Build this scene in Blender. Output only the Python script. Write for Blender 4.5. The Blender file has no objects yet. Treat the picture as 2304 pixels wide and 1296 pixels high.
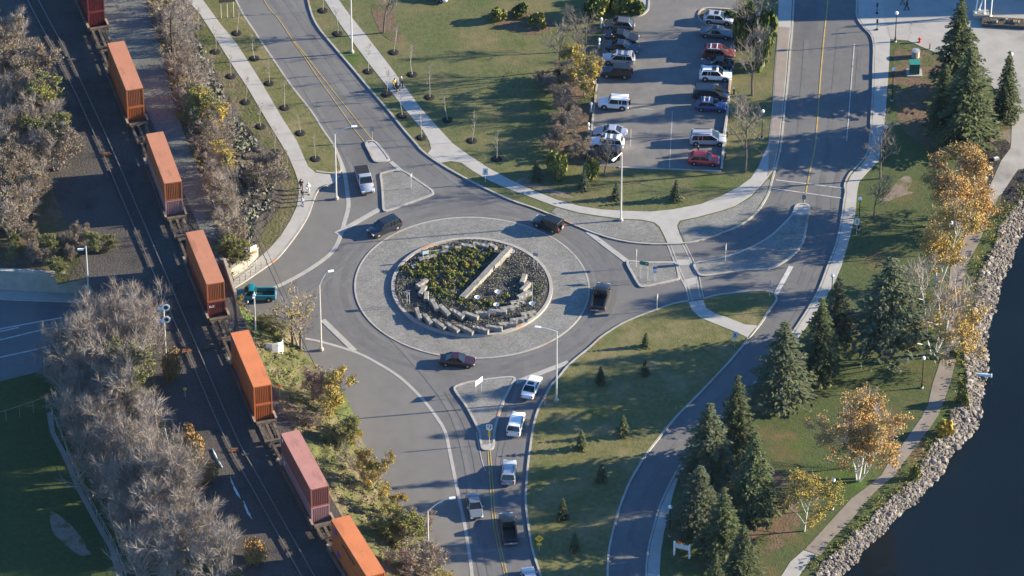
import bpy, bmesh, math, random
from mathutils import Vector, Matrix
from mathutils.geometry import tessellate_polygon
R = math.radians
S = bpy.context.scene
COL = S.collection
rnd = random.Random(7)

# ------------------------------------------------------------------ camera
PITCH, FPX, SC = R(37.3), 12000.0, 17.3
CH = FPX / SC * math.sin(PITCH)
CY = -CH / math.tan(PITCH)
cd = bpy.data.cameras.new('camera'); cam = bpy.data.objects.new('camera', cd); COL.objects.link(cam)
cam.location = (0, CY, CH); cam.rotation_euler = (math.pi / 2 - PITCH, 0, 0)
cd.sensor_width = 36; cd.lens = FPX / 2304 * 36; cd.clip_start = 10; cd.clip_end = 3000
S.camera = cam
# ------------------------------------------------------------------ light
SUN_EL = R(16.7); SDX, SDY = 0.9905, 0.137          # horizontal direction towards the sun
w = bpy.data.worlds.new('World'); S.world = w; w.use_nodes = True
nt = w.node_tree; bg = nt.nodes['Background']
sky = nt.nodes.new('ShaderNodeTexSky'); sky.sky_type = 'NISHITA'; sky.sun_disc = False
sky.sun_elevation = SUN_EL; sky.sun_rotation = math.atan2(SDX, SDY)
hs = nt.nodes.new('ShaderNodeHueSaturation'); hs.inputs['Saturation'].default_value = 1.05
nt.links.new(sky.outputs[0], hs.inputs['Color']); nt.links.new(hs.outputs[0], bg.inputs[0]); bg.inputs[1].default_value = 0.095
sky.air_density = 1.0; sky.dust_density = 0.0; sky.ozone_density = 6.0
sl = bpy.data.lights.new('sun', 'SUN'); so = bpy.data.objects.new('sun', sl); COL.objects.link(so)
sl.energy = 5.0; sl.angle = R(0.5); sl.color = (1.0, 0.85, 0.60)
so.rotation_euler = Vector((SDX * math.cos(SUN_EL), SDY * math.cos(SUN_EL), math.sin(SUN_EL))).to_track_quat('Z', 'Y').to_euler()
S.view_settings.view_transform = 'Standard'; S.view_settings.look = 'None'; S.view_settings.gamma = 1
S.view_settings.exposure = 1.74
S.cycles.max_bounces = 6; S.cycles.diffuse_bounces = 3; S.cycles.transparent_max_bounces = 6

# ------------------------------------------------------------------ helpers
def P(px, py, z=0.0):
    """where the line of sight through a point of the photograph meets height z"""
    u = (px - 1152) / FPX; v = (py - 648) / FPX
    dy = math.cos(PITCH) - v * math.sin(PITCH); dz = -math.sin(PITCH) - v * math.cos(PITCH)
    t = (CH - z) / -dz
    return Vector((u * t, CY + dy * t, z))
def PL(pts, z=0.0): return [P(a, b, z) for a, b in pts]
def hpx(py, d):                                        # metres of height for d photo pixels at image row py
    return d / (13.76 * (1 + (py - 648) * 0.0001095))

class MB:
    def __init__(s): s.v = []; s.f = []; s.m = []
    def face(s, pts, m=0):
        n = len(s.v); s.v += [tuple(p) for p in pts]; s.f.append(tuple(range(n, n + len(pts)))); s.m.append(m)
    def grid(s, rows, m=0, close=False):
        n = len(s.v); k = len(rows[0])
        for r in rows: s.v += [tuple(p) for p in r]
        for i in range(len(rows) - 1):
            for j in range(k if close else k - 1):
                a = n + i * k + j; b = n + i * k + (j + 1) % k
                s.f.append((a, b, b + k, a + k)); s.m.append(m)
    def cap(s, ring, m=0, flip=False):
        s.face(list(reversed(ring)) if flip else ring, m)
    def box(s, c, d, rz=0.0, m=0, M=None):
        x, y, z = d[0] / 2, d[1] / 2, d[2] / 2
        q = Matrix.Rotation(rz, 3, 'Z') if M is None else M
        c = Vector(c); n = len(s.v)
        for sx, sy, sz in ((-1,-1,-1),(1,-1,-1),(1,1,-1),(-1,1,-1),(-1,-1,1),(1,-1,1),(1,1,1),(-1,1,1)):
            s.v.append(tuple(c + q @ Vector((sx * x, sy * y, sz * z))))
        for f in ((0,3,2,1),(4,5,6,7),(0,1,5,4),(1,2,6,5),(2,3,7,6),(3,0,4,7)):
            s.f.append(tuple(n + i for i in f)); s.m.append(m)
    def beam(s, a, b, wd, ht, m=0):                     # box beam from a to b, top faces up
        a, b = Vector(a), Vector(b); d = (b - a).normalized(); sd = d.cross(Vector((0, 0, 1)))
        sd = sd.normalized() if sd.length > 1e-5 else Vector((1, 0, 0)); up = sd.cross(d).normalized()
        M = Matrix((d, sd, up)).transposed()
        s.box((a + b) / 2, ((b - a).length, wd, ht), m=m, M=M)
    def tube(s, pts, rad, n=6, m=0, cap=True):
        pts = [Vector(p) for p in pts]; rows = []
        if not isinstance(rad, (list, tuple)): rad = [rad] * len(pts)
        up = Vector((0, 0, 1))
        for i, p in enumerate(pts):
            d = (pts[min(i + 1, len(pts) - 1)] - pts[max(i - 1, 0)])
            d = d.normalized() if d.length > 1e-9 else Vector((0, 0, 1))
            a = d.cross(up) if abs(d.z) < 0.95 else d.cross(Vector((1, 0, 0)))
            a.normalize(); b = d.cross(a)
            rows.append([p + (a * math.cos(t) + b * math.sin(t)) * rad[i] for t in [2 * math.pi * k / n for k in range(n)]])
        s.grid(rows, m, close=True)
        if cap: s.cap(rows[0], m, True); s.cap(rows[-1], m)
    def lathe(s, prof, c=(0, 0, 0), n=12, m=0, M=None):  # profile of (r, z)
        c = Vector(c); M = M or Matrix.Identity(3)
        rows = [[c + M @ Vector((r * math.cos(2 * math.pi * k / n), r * math.sin(2 * math.pi * k / n), z)) for k in range(n)] for r, z in prof]
        s.grid(rows, m, close=True); s.cap(rows[0], m, True); s.cap(rows[-1], m)
    def mesh(s, name, mats, smooth=None):
        me = bpy.data.meshes.new(name); me.from_pydata(s.v, [], s.f)
        for t in (mats if isinstance(mats, (list, tuple)) else [mats]): me.materials.append(t)
        if any(s.m): me.polygons.foreach_set('material_index', s.m)
        me.update()
        if smooth:
            me.polygons.foreach_set('use_smooth', [True] * len(me.polygons)); me.set_sharp_from_angle(angle=R(smooth))
        return me
    def build(s, name, mats, parent=None, smooth=None): return link(name, s.mesh(name, mats, smooth), parent)
def link(name, me, parent=None):
    o = bpy.data.objects.new(name, me); COL.objects.link(o)
    if parent: o.parent = parent
    return o
def tag(o, label=None, cat=None, group=None, kind=None):
    for k, v in (('label', label), ('category', cat), ('group', group), ('kind', kind)):
        if v: o[k] = v
    return o
def thing(name, loc, label, cat, group=None, rz=0.0, sc=1.0):
    o = bpy.data.objects.new(name, None); COL.objects.link(o); o.location = loc; o.rotation_euler = (0, 0, rz)
    o.scale = (sc, sc, sc) if not isinstance(sc, tuple) else sc; o.empty_display_size = 0.2
    return tag(o, label, cat, group)
def dup(root, loc, rz=0.0, sc=None, label=None, group=None):
    r = root.copy(); COL.objects.link(r); r.location = loc; r.rotation_euler = (0, 0, rz)
    if sc: r.scale = (sc, sc, sc) if not isinstance(sc, tuple) else sc
    tag(r, label, None, group)
    for ch in list(root.children):
        c = ch.copy(); COL.objects.link(c); c.parent = r
        for g in list(ch.children):
            k = g.copy(); COL.objects.link(k); k.parent = c
    return r
def spl(pts, n=5, closed=False):
    """Catmull-Rom through 2D points"""
    out = []; N = len(pts)
    for i in range(N if closed else N - 1):
        g = (lambda k: pts[k % N]) if closed else (lambda k: pts[max(0, min(N - 1, k))])
        p0, p1, p2, p3 = g(i - 1), g(i), g(i + 1), g(i + 2)
        for j in range(n):
            t = j / n
            out.append(tuple(0.5 * (2 * p1[k] + (p2[k] - p0[k]) * t + (2 * p0[k] - 5 * p1[k] + 4 * p2[k] - p3[k]) * t * t
                       + (3 * p1[k] - p0[k] - 3 * p2[k] + p3[k]) * t ** 3) for k in (0, 1)))
    if not closed: out.append(tuple(pts[-1]))
    return out
def slab(name, px, z, mt, depth=0.3, sm=0, kind='structure', zpx=None):
    """sheet with a photo-traced outline, its top at height z, with real thickness"""
    pts = spl(px, sm, True) if sm else px
    w_ = PL(pts, z if zpx is None else zpx); w_ = [Vector((p.x, p.y, z)) for p in w_]
    b = MB(); n = len(w_); b.v = [tuple(p) for p in w_] + [(p.x, p.y, z - depth) for p in w_]
    area = sum(w_[i].x * w_[(i + 1) % n].y - w_[(i + 1) % n].x * w_[i].y for i in range(n))
    for t in tessellate_polygon([w_]):
        a = w_[t[1]] - w_[t[0]]; c = w_[t[2]] - w_[t[0]]
        t = tuple(t) if a.x * c.y - a.y * c.x > 0 else tuple(reversed(t))
        b.f.append(t); b.m.append(0)
    for i in range(n):
        j = (i + 1) % n
        b.f.append((j, i, n + i, n + j) if area > 0 else (i, j, n + j, n + i)); b.m.append(0)
    return tag(b.build(name, mt), kind=kind)
def offs(w_, d, closed=False):
    out = []; n = len(w_)
    for i, p in enumerate(w_):
        a = w_[(i - 1) % n] if closed or i > 0 else p; c = w_[(i + 1) % n] if closed or i < n - 1 else p
        t = (c - a); t.z = 0
        t = t.normalized() if t.length > 1e-6 else Vector((1, 0, 0))
        out.append(p + Vector((-t.y, t.x, 0)) * d)
    return out
def strip(name, w_, wd, h, mt, closed=False, shift=0.0, kind='structure', parent=None, low=-0.05):
    """kerb or painted line: a low bar that follows a line on the ground; h above the points"""
    A = offs(w_, shift + wd / 2, closed); B = offs(w_, shift - wd / 2, closed)
    u = Vector((0, 0, h)); d = Vector((0, 0, low)); b = MB()
    rows = [[a + d, a + u, c + u, c + d] for a, c in zip(A, B)]
    if closed: rows.append(rows[0])
    b.grid(rows)
    o = b.build(name, mt, parent)
    return tag(o, kind=kind) if kind else o

# ------------------------------------------------------------------ materials
def mat(name, rough=0.8, spec=0.3, metal=0.0):
    m = bpy.data.materials.new(name); m.use_nodes = True
    b = m.node_tree.nodes['Principled BSDF']; b.inputs['Roughness'].default_value = rough
    b.inputs['Specular IOR Level'].default_value = spec; b.inputs['Metallic'].default_value = metal
    return m, m.node_tree, b
def flat(name, c, rough=0.7, spec=0.3, metal=0.0, coat=0.0, var=0.0, emit=0.0):
    m, t, b = mat(name, rough, spec, metal)
    b.inputs['Base Color'].default_value = (*c, 1); b.inputs['Coat Weight'].default_value = coat
    if emit: b.inputs['Emission Color'].default_value = (*c, 1); b.inputs['Emission Strength'].default_value = emit
    if var:
        n = t.nodes.new('ShaderNodeTexNoise'); n.inputs['Scale'].default_value = 1.3; n.inputs['Detail'].default_value = 6
        tc = t.nodes.new('ShaderNodeTexCoord'); t.links.new(tc.outputs['Object'], n.inputs['Vector'])
        r = t.nodes.new('ShaderNodeValToRGB'); t.links.new(n.outputs[0], r.inputs[0])
        r.color_ramp.elements[0].position = .3; r.color_ramp.elements[1].position = .7
        r.color_ramp.elements[0].color = tuple(x * (1 - var) for x in c) + (1,); r.color_ramp.elements[1].color = tuple(min(1, x * (1 + var)) for x in c) + (1,)
        t.links.new(r.outputs[0], b.inputs['Base Color'])
    return m
def noisy(name, layers, rough=0.9, spec=0.2, bump=None, rand=0.0, stretch=None, shift=False):
    """layers: [(colorA, colorB, scale, detail, mixpos, mixwidth)]; first is the base, later ones are blended over by their own noise"""
    m, t, b = mat(name, rough, spec); N = t.nodes; L = t.links
    tc = N.new('ShaderNodeTexCoord'); vec = tc.outputs['Object']
    if shift:                                           # every copy gets its own piece of the pattern
        oi_ = N.new('ShaderNodeObjectInfo'); ml = N.new('ShaderNodeMath'); ml.operation = 'MULTIPLY'; ml.inputs[1].default_value = 211.0; L.new(oi_.outputs['Random'], ml.inputs[0])
        va = N.new('ShaderNodeVectorMath'); L.new(vec, va.inputs[0]); L.new(ml.outputs[0], va.inputs[1]); vec = va.outputs[0]
    prev = None
    for i, ly in enumerate(layers):
        c0, c1, sc_, det = ly[:4]
        n = N.new('ShaderNodeTexNoise'); n.inputs['Scale'].default_value = sc_; n.inputs['Detail'].default_value = det; n.inputs['Roughness'].default_value = .62
        v = vec
        if len(ly) > 6 or stretch:
            mp = N.new('ShaderNodeMapping'); sx = ly[6] if len(ly) > 6 else stretch
            mp.inputs['Scale'].default_value = sx[:3]; mp.inputs['Rotation'].default_value = (0, 0, sx[3]); L.new(v, mp.inputs[0]); v = mp.outputs[0]
        L.new(v, n.inputs['Vector'])
        r = N.new('ShaderNodeValToRGB'); e = r.color_ramp.elements
        if i == 0:
            e[0].position = .32; e[1].position = .68; e[0].color = (*c0, 1); e[1].color = (*c1, 1)
            L.new(n.outputs[0], r.inputs[0]); prev = r.outputs[0]
        else:
            pos, wd = ly[4], ly[5]
            e[0].position = pos; e[1].position = min(1, pos + wd); e[0].color = (0, 0, 0, 1); e[1].color = (1, 1, 1, 1)
            L.new(n.outputs[0], r.inputs[0])
            r2 = N.new('ShaderNodeValToRGB'); n2 = N.new('ShaderNodeTexNoise'); n2.inputs['Scale'].default_value = sc_ * 7; n2.inputs['Detail'].default_value = 4
            L.new(vec, n2.inputs['Vector']); L.new(n2.outputs[0], r2.inputs[0])
            r2.color_ramp.elements[0].position = .35; r2.color_ramp.elements[1].position = .65
            r2.color_ramp.elements[0].color = (*c0, 1); r2.color_ramp.elements[1].color = (*c1, 1)
            mx = N.new('ShaderNodeMix'); mx.data_type = 'RGBA'
            L.new(r.outputs[0], mx.inputs[0]); L.new(prev, mx.inputs[6]); L.new(r2.outputs[0], mx.inputs[7]); prev = mx.outputs[2]
    if rand:
        oi = N.new('ShaderNodeObjectInfo'); hs = N.new('ShaderNodeHueSaturation'); ma = N.new('ShaderNodeMapRange')
        ma.inputs[3].default_value = 1 - rand; ma.inputs[4].default_value = 1 + rand
        L.new(oi.outputs['Random'], ma.inputs[0]); L.new(ma.outputs[0], hs.inputs['Value'])
        L.new(prev, hs.inputs['Color']); prev = hs.outputs[0]
    L.new(prev, b.inputs['Base Color'])
    if bump:
        n = N.new('ShaderNodeTexNoise'); n.inputs['Scale'].default_value = bump[0]; n.inputs['Detail'].default_value = 5
        L.new(vec, n.inputs['Vector']); bp = N.new('ShaderNodeBump'); bp.inputs['Strength'].default_value = bump[1]; bp.inputs['Distance'].default_value = bump[2]
        L.new(n.outputs[0], bp.inputs['Height']); L.new(bp.outputs[0], b.inputs['Normal'])
    return m
M = {}
M['asphalt'] = noisy('asphalt', [((.118,.118,.122),(.142,.141,.142),.9,8), ((.150,.149,.147),(.168,.165,.162),.055,4,.47,.22,(1,1,1,0)),
                                 ((.092,.093,.098),(.105,.105,.11),.11,3,.56,.14,(1,.28,1,.35))], bump=(9,.10,.02))
M['lot'] = noisy('lot_asphalt', [((.135,.132,.130),(.165,.162,.158),.7,8), ((.20,.195,.185),(.235,.225,.21),.10,5,.53,.2), ((.10,.10,.10),(.12,.12,.12),.16,5,.60,.12)], bump=(8,.15,.02))
M['newpave'] = noisy('smooth_pavement', [((.140,.138,.134),(.160,.158,.153),.5,8), ((.17,.167,.16),(.185,.18,.172),.05,4,.5,.2,(1,.3,1,.5))], bump=(9,.08,.02))
M['concrete'] = noisy('pale_concrete', [((.32,.31,.295),(.38,.37,.35),.6,8), ((.26,.25,.235),(.30,.285,.265),.16,6,.58,.15)], bump=(7,.1,.02))
M['plaza'] = noisy('plaza_concrete', [((.29,.28,.265),(.35,.34,.32),.4,8), ((.21,.20,.185),(.26,.25,.23),.13,6,.55,.13)], bump=(7,.1,.02))
M['kerb'] = noisy('kerb_concrete', [((.29,.28,.262),(.38,.365,.34),.8,6), ((.33,.17,.10),(.40,.24,.15),.22,4,.60,.08)])
M['crossing'] = noisy('crossing_concrete', [((.20,.195,.185),(.24,.235,.225),.5,8)])
M['pathbrown'] = noisy('path_asphalt', [((.20,.175,.155),(.25,.22,.195),.6,8), ((.16,.14,.12),(.19,.16,.14),.14,5,.57,.2)], bump=(8,.1,.02))
M['brownwalk'] = noisy('brown_pavement', [((.22,.19,.17),(.27,.235,.21),.6,8)])
M['paint_w'] = noisy('white_paint', [((.38,.375,.365),(.48,.475,.46),.8,8), ((.17,.17,.17),(.24,.24,.24),1.2,8,.55,.12)])
M['paint_band'] = noisy('pale_band', [((.30,.295,.28),(.38,.37,.35),.8,8), ((.2,.2,.2),(.26,.26,.25),1.0,8,.60,.12)])
M['paint_y'] = noisy('yellow_paint', [((.40,.29,.08),(.47,.35,.12),.8,8), ((.2,.17,.1),(.28,.22,.11),1.3,8,.54,.12)])
def cobble(name, c0, c1, sc_):
    m, t, b = mat(name, .85, .25); N = t.nodes; L = t.links
    tc = N.new('ShaderNodeTexCoord'); v = N.new('ShaderNodeTexVoronoi'); v.inputs['Scale'].default_value = sc_; L.new(tc.outputs['Object'], v.inputs['Vector'])
    r = N.new('ShaderNodeValToRGB'); r.color_ramp.elements[0].color = (*c0, 1); r.color_ramp.elements[1].color = (*c1, 1)
    sp = N.new('ShaderNodeSeparateColor'); L.new(v.outputs['Color'], sp.inputs[0]); L.new(sp.outputs[0], r.inputs[0])
    n = N.new('ShaderNodeTexNoise'); n.inputs['Scale'].default_value = .35; n.inputs['Detail'].default_value = 5; L.new(tc.outputs['Object'], n.inputs['Vector'])
    mp = N.new('ShaderNodeMapRange'); mp.inputs[1].default_value = .3; mp.inputs[2].default_value = .7; mp.inputs[3].default_value = .82; mp.inputs[4].default_value = 1.12
    L.new(n.outputs[0], mp.inputs[0]); mx = N.new('ShaderNodeMix'); mx.data_type = 'RGBA'; mx.blend_type = 'MULTIPLY'; mx.inputs[0].default_value = 1
    L.new(r.outputs[0], mx.inputs[6]); L.new(mp.outputs[0], mx.inputs[7]); L.new(mx.outputs[2], b.inputs['Base Color'])
    v2 = N.new('ShaderNodeTexVoronoi'); v2.inputs['Scale'].default_value = sc_; L.new(tc.outputs['Object'], v2.inputs['Vector'])
    bp = N.new('ShaderNodeBump'); bp.invert = True; bp.inputs['Strength'].default_value = .45; bp.inputs['Distance'].default_value = .05
    L.new(v2.outputs['Distance'], bp.inputs['Height']); L.new(bp.outputs[0], b.inputs['Normal'])
    return m
M['cobble'] = cobble('cobblestone', (.155,.155,.147), (.228,.226,.214), 4.2)
M['grass'] = noisy('lawn_grass', [((.068,.085,.032),(.122,.13,.056),1.6,10), ((.13,.115,.055),(.17,.145,.072),.12,7,.47,.18), ((.12,.105,.06),(.16,.13,.08),.5,7,.60,.08), ((.052,.085,.020),(.075,.11,.026),.07,4,.55,.12)], bump=(5,.5,.12))
M['drygrass'] = noisy('dry_grass', [((.085,.092,.035),(.155,.148,.062),1.6,10), ((.17,.145,.075),(.21,.175,.095),.18,6,.50,.16), ((.06,.085,.022),(.09,.11,.03),.1,5,.58,.12)], bump=(5,.5,.12))
M['parkgrass'] = noisy('park_grass', [((.048,.070,.026),(.088,.104,.042),1.8,9), ((.13,.088,.045),(.18,.115,.06),.11,6,.54,.2), ((.05,.085,.02),(.07,.11,.026),.09,5,.56,.1)], bump=(5,.5,.12))
M['bankgrass'] = noisy('bank_grass', [((.062,.074,.026),(.112,.110,.045),1.6,9), ((.12,.098,.06),(.16,.132,.082),.22,6,.44,.15), ((.055,.095,.02),(.08,.13,.026),.12,5,.55,.12)], bump=(3,.6,.2))
M['shadegrass'] = noisy('shade_darkened_grass', [((.030,.052,.016),(.055,.076,.024),1.6,9), ((.06,.055,.03),(.08,.07,.04),.2,6,.58,.15)], bump=(5,.4,.1))  # field grass, its colour darkened to deepen the shade lying on it
M['scrub'] = noisy('scrub_soil', [((.075,.062,.045),(.13,.105,.075),1.2,9), ((.06,.07,.025),(.09,.10,.035),.2,6,.5,.15)], bump=(3,.6,.2))
M['mulch'] = noisy('dark_mulch', [((.022,.02,.02),(.055,.05,.047),2.2,9), ((.11,.07,.05),(.15,.10,.07),.16,6,.62,.1)], bump=(3,.9,.25))
M['mulchring'] = noisy('black_mulch', [((.012,.012,.013),(.028,.026,.026),4,8)], bump=(6,.9,.15))
M['litter'] = noisy('leaf_litter', [((.105,.075,.05),(.165,.115,.08),1.8,9), ((.065,.078,.03),(.10,.105,.043),.3,7,.50,.10)], bump=(4,.6,.15))
M['dirt'] = noisy('bare_dirt', [((.15,.122,.095),(.23,.185,.15),1.4,9), ((.085,.088,.035),(.12,.118,.05),.5,7,.52,.1)], bump=(4,.5,.1))
M['ballast'] = noisy('rail_ballast', [((.050,.046,.045),(.095,.086,.082),3.5,9), ((.03,.028,.028),(.05,.046,.044),.15,5,.5,.2)], bump=(5,.8,.12))
M['yard'] = noisy('yard_gravel', [((.108,.118,.110),(.160,.170,.160),2.5,9), ((.068,.073,.069),(.096,.101,.096),.14,5,.52,.2,(1,.35,1,.3))], bump=(5,.7,.1))
M['bed'] = noisy('bed_soil', [((.05,.046,.043),(.095,.09,.082),3,9)], bump=(4,1,.2))
M['stone'] = noisy('limestone', [((.17,.167,.155),(.30,.29,.265),2.2,9), ((.11,.108,.10),(.16,.155,.14),1.2,6,.55,.12)], bump=(3,.5,.08))
M['rock'] = noisy('shore_rock', [((.12,.108,.102),(.32,.288,.265),.9,8), ((.07,.065,.062),(.12,.11,.10),.9,6,.54,.15)], rand=.3, bump=(3,.5,.1))
M['conc_wall'] = noisy('wall_concrete', [((.25,.24,.215),(.36,.34,.30),.7,8), ((.17,.16,.145),(.21,.2,.18),.25,6,.55,.2)], bump=(4,.2,.03))
M['water'] = noisy('lake_water', [((.003,.006,.009),(.005,.010,.014),.05,4)], rough=.12, spec=.24, bump=(.6,.25,.2))
M['rail'] = flat('rail_steel', (.17,.155,.15), .5, .4, .2)
M['tie'] = noisy('rail_tie', [((.045,.042,.041),(.082,.075,.071),3,7)])
M['galv'] = flat('galvanised_steel', (.62,.62,.61), .45, .5, .25, var=.08)
M['black'] = flat('black_metal', (.018,.018,.02), .45, .4)
M['globe'] = flat('white_globe', (.85,.85,.83), .3, .5)
M['white'] = flat('white_paint_gloss', (.80,.80,.78), .4, .4)
M['offwhite'] = flat('aged_white', (.62,.61,.58), .6, .3, var=.12)
M['wood'] = noisy('weathered_wood', [((.10,.075,.055),(.17,.13,.10),2,8)])
M['darkwood'] = noisy('creosote_wood', [((.03,.024,.02),(.06,.048,.04),2,8)])
M['signback'] = flat('sign_back', (.35,.36,.37), .5, .4, .4)
M['green_sign'] = flat('green_sign', (.01,.20,.12), .4, .4)
M['yellow_sign'] = flat('yellow_sign', (.85,.50,.02), .4, .4)
M['orange'] = flat('orange_paint', (.80,.20,.03), .5, .3)
M['red'] = flat('red_paint', (.55,.03,.02), .4, .4)
M['blue'] = flat('blue_paint', (.02,.05,.30), .4, .4)
M['tarp'] = flat('pale_blue_sheet', (.45,.62,.72), .5, .4, var=.15)
# ================================================================== SETTING
ZL = 0.12                                              # verge and lawn level above the carriageway
slab('road', [(-900,-500),(2150,-500),(2150,300),(1960,500),(1850,800),(1600,1200),(1550,1700),(-900,1700)], 0.0, M['asphalt'], 1.0)
wat = MB(); y0 = P(1152, 1296).y - 300
wat.face([(-20, y0, -1.0), (600, y0, -1.0), (600, 450, -1.0), (-20, 450, -1.0)])
tag(wat.build('water', M['water']), kind='structure')

# --- verges and lawns, outlines along the kerbs
K_NW = [(672,-120),(693,0),(711,54),(751,105),(791,152),(831,200),(876,252),(908,292),(936,324),(951,341),(988,368),(1051,404),(1101,429),(1152,452),(1202,469),(1252,489),(1302,511),(1352,530),(1402,543),(1452,549),(1502,550),(1539,548),(1577,541),(1627,524),(1664,508),(1702,479),(1728,438),(1737,406),(1746,375),(1755,339),(1760,300),(1765,250),(1772,187),(1778,112),(1782,72),(1786,0),(1792,-120)]
slab('lawn', K_NW + [(1792,-400),(600,-400)], ZL, M['grass'])
K_W = [(420,-300),(500,-120),(530,0),(576,77),(613,132),(656,195),(701,252),(726,292),(748,324),(756,341),(766,372),(766,386),(752,390),(736,390),(711,386)]
K_WALK = [(736,418),(721,424),(711,436),(703,456),(693,484),(676,514),(651,549),(626,579),(601,599),(576,616),(550,634),(527,648),(505,660),(440,690)]
slab('dry_verge', [(457,-1),(495,52),(532,97),(576,165),(601,207),(633,262),(668,317),(681,347),(693,374),(711,389),(752,391),(766,386),(766,372),(756,341),(748,324),(726,292),(701,252),(656,195),(613,132),(576,77),(530,0),(500,-120),(385,-120)], ZL + .012, M['drygrass'], .01)
slab('verge', K_W + [(736,394),(742,404)] + K_WALK + [(430,640),(470,560),(300,200),(250,-60),(200,-300)], ZL, M['bankgrass'])
K_SC = [(1549,678),(1514,685),(1477,698),(1439,712),(1402,728),(1377,743),(1352,760),(1327,783),(1302,803),(1277,825),(1257,850),(1239,870),(1224,898),(1212,920),(1203,948),(1198,972),(1193,1009),(1188,1047),(1184,1097),(1183,1134),(1189,1184),(1197,1234),(1212,1282),(1230,1340),(1270,1450)]
K_BY = [(1360,1450),(1366,1320),(1367,1296),(1369,1247),(1379,1197),(1393,1147),(1412,1097),(1432,1059),(1457,1019),(1482,987),(1494,972),(1527,933),(1577,883),(1627,830),(1664,788),(1684,762),(1712,728),(1728,703),(1745,680),(1747,670),(1740,661),(1728,657),(1702,655),(1652,660),(1614,665),(1582,673)]
slab('central_lawn', K_SC + K_BY, ZL, M['drygrass'])
K_NE = [(1926,-120),(1928,0),(1928,37),(1943,62),(1960,80),(1966,105),(1965,150),(1964,200),(1960,275),(1958,310),(1952,345),(1935,369),(1912,392),(1901,416),(1903,431),(1900,449),(1895,486),(1888,524),(1878,561),(1863,599),(1845,647),(1828,680),(1813,705),(1788,743),(1752,792),(1715,840),(1677,888),(1640,928),(1600,966),(1566,1000),(1537,1037),(1514,1077),(1497,1112),(1482,1147),(1472,1184),(1462,1222),(1456,1259),(1454,1296),(1452,1450)]
ROCK_IN = [(1700,1450),(1760,1370),(1838,1294),(1853,1267),(1878,1247),(1900,1222),(1928,1197),(1953,1179),(1973,1152),(2003,1124),(2035,1099),(2065,1064),(2085,1027),(2098,999),(2125,985),(2143,955),(2138,930),(2158,908),(2175,888),(2178,853),(2173,818),(2168,765),(2188,720),(2195,693),(2200,648),(2210,611),(2225,576),(2243,549),(2250,509),(2278,474),(2300,446),(2345,400),(2420,300)]
ROCK_OUT = [(1800,1450),(1840,1370),(1898,1289),(1931,1264),(1937,1242),(1965,1219),(1988,1199),(2003,1179),(2035,1147),(2063,1132),(2073,1114),(2098,1084),(2118,1069),(2133,1037),(2153,1012),(2173,987),(2195,972),(2200,960),(2208,923),(2205,900),(2215,868),(2223,828),(2218,788),(2220,748),(2235,698),(2244,673),(2250,639),(2275,591),(2285,556),(2304,514),(2330,480),(2380,420),(2460,320)]
slab('park_lawn', K_NE + ROCK_IN + [(2600,150),(2600,-400),(1926,-400)], ZL, M['parkgrass'], 1.6)
def kerb(px, closed=False, wd=.26, h=.15, sm=3, **k):
    return strip('kerb', PL(spl(px, sm, closed) if sm else px), wd, h, M['kerb'], closed, **k)
kerb(K_NW); kerb(K_W); kerb(K_WALK, wd=.3); kerb(K_SC + [(1290,1500)]); kerb(K_BY[:-1] + [(1582,673)]); kerb(K_NE)
# --- pavements
ZW = ZL + .03
slab('pavement', [(730,-1),(766,55),(791,90),(828,140),(873,197),(908,242),(951,292),(966,318),(970,335),(962,345),(991,366),(1013,362),(1038,366),(1063,384),(1101,406),(1152,428),(1202,446),(1250,464),(1302,478),(1352,486),(1402,492),(1444,494),(1472,500),(1484,510),(1494,529),(1502,547),(1537,545),(1527,521),(1523,506),(1529,496),(1564,489),(1614,476),(1652,464),(1689,441),(1709,421),(1728,398),(1741,381),(1750,339),(1756,300),(1761,250),(1768,187),(1774,112),(1779,72),(1782,0),(1788,-120),(1757,-120),(1752,0),(1749,75),(1743,150),(1738,237),(1729,324),(1717,349),(1707,374),(1689,401),(1664,419),(1627,439),(1577,459),(1514,471),(1464,476),(1402,474),(1352,471),(1302,463),(1252,449),(1202,429),(1152,406),(1101,379),(1051,346),(1018,322),(986,287),(946,242),(908,190),(876,147),(826,82),(788,35),(762,-1),(700,-120),(665,-120)], ZW, M['concrete'])
slab('brown_pavement', [(1753,60),(1777,62),(1772,112),(1766,187),(1759,250),(1754,300),(1748,339),(1738,381),(1728,396),(1731,324),(1740,237),(1745,150),(1750,75)], ZW + .02, M['brownwalk'], .02)
slab('pavement', [(350,-120),(422,0),(450,32),(475,70),(500,110),(525,150),(557,197),(576,230),(601,272),(633,324),(651,356),(663,384),(672,411),(672,436),(668,464),(653,496),(631,531),(606,559),(576,586),(540,614),(505,638),(500,655),(527,644),(550,630),(576,612),(601,595),(626,575),(651,545),(674,512),(690,482),(700,455),(708,436),(719,422),(736,415),(752,411),(766,395),(750,393),(711,389),(693,374),(681,347),(668,317),(633,262),(601,207),(576,165),(532,97),(495,52),(457,0),(385,-120)], ZW, M['concrete'])
slab('pavement', [(1549,679),(1557,698),(1577,715),(1614,730),(1652,745),(1684,760),(1700,740),(1703,732),(1677,730),(1639,715),(1609,705),(1589,693),(1582,675)], ZW, M['concrete'])
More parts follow.
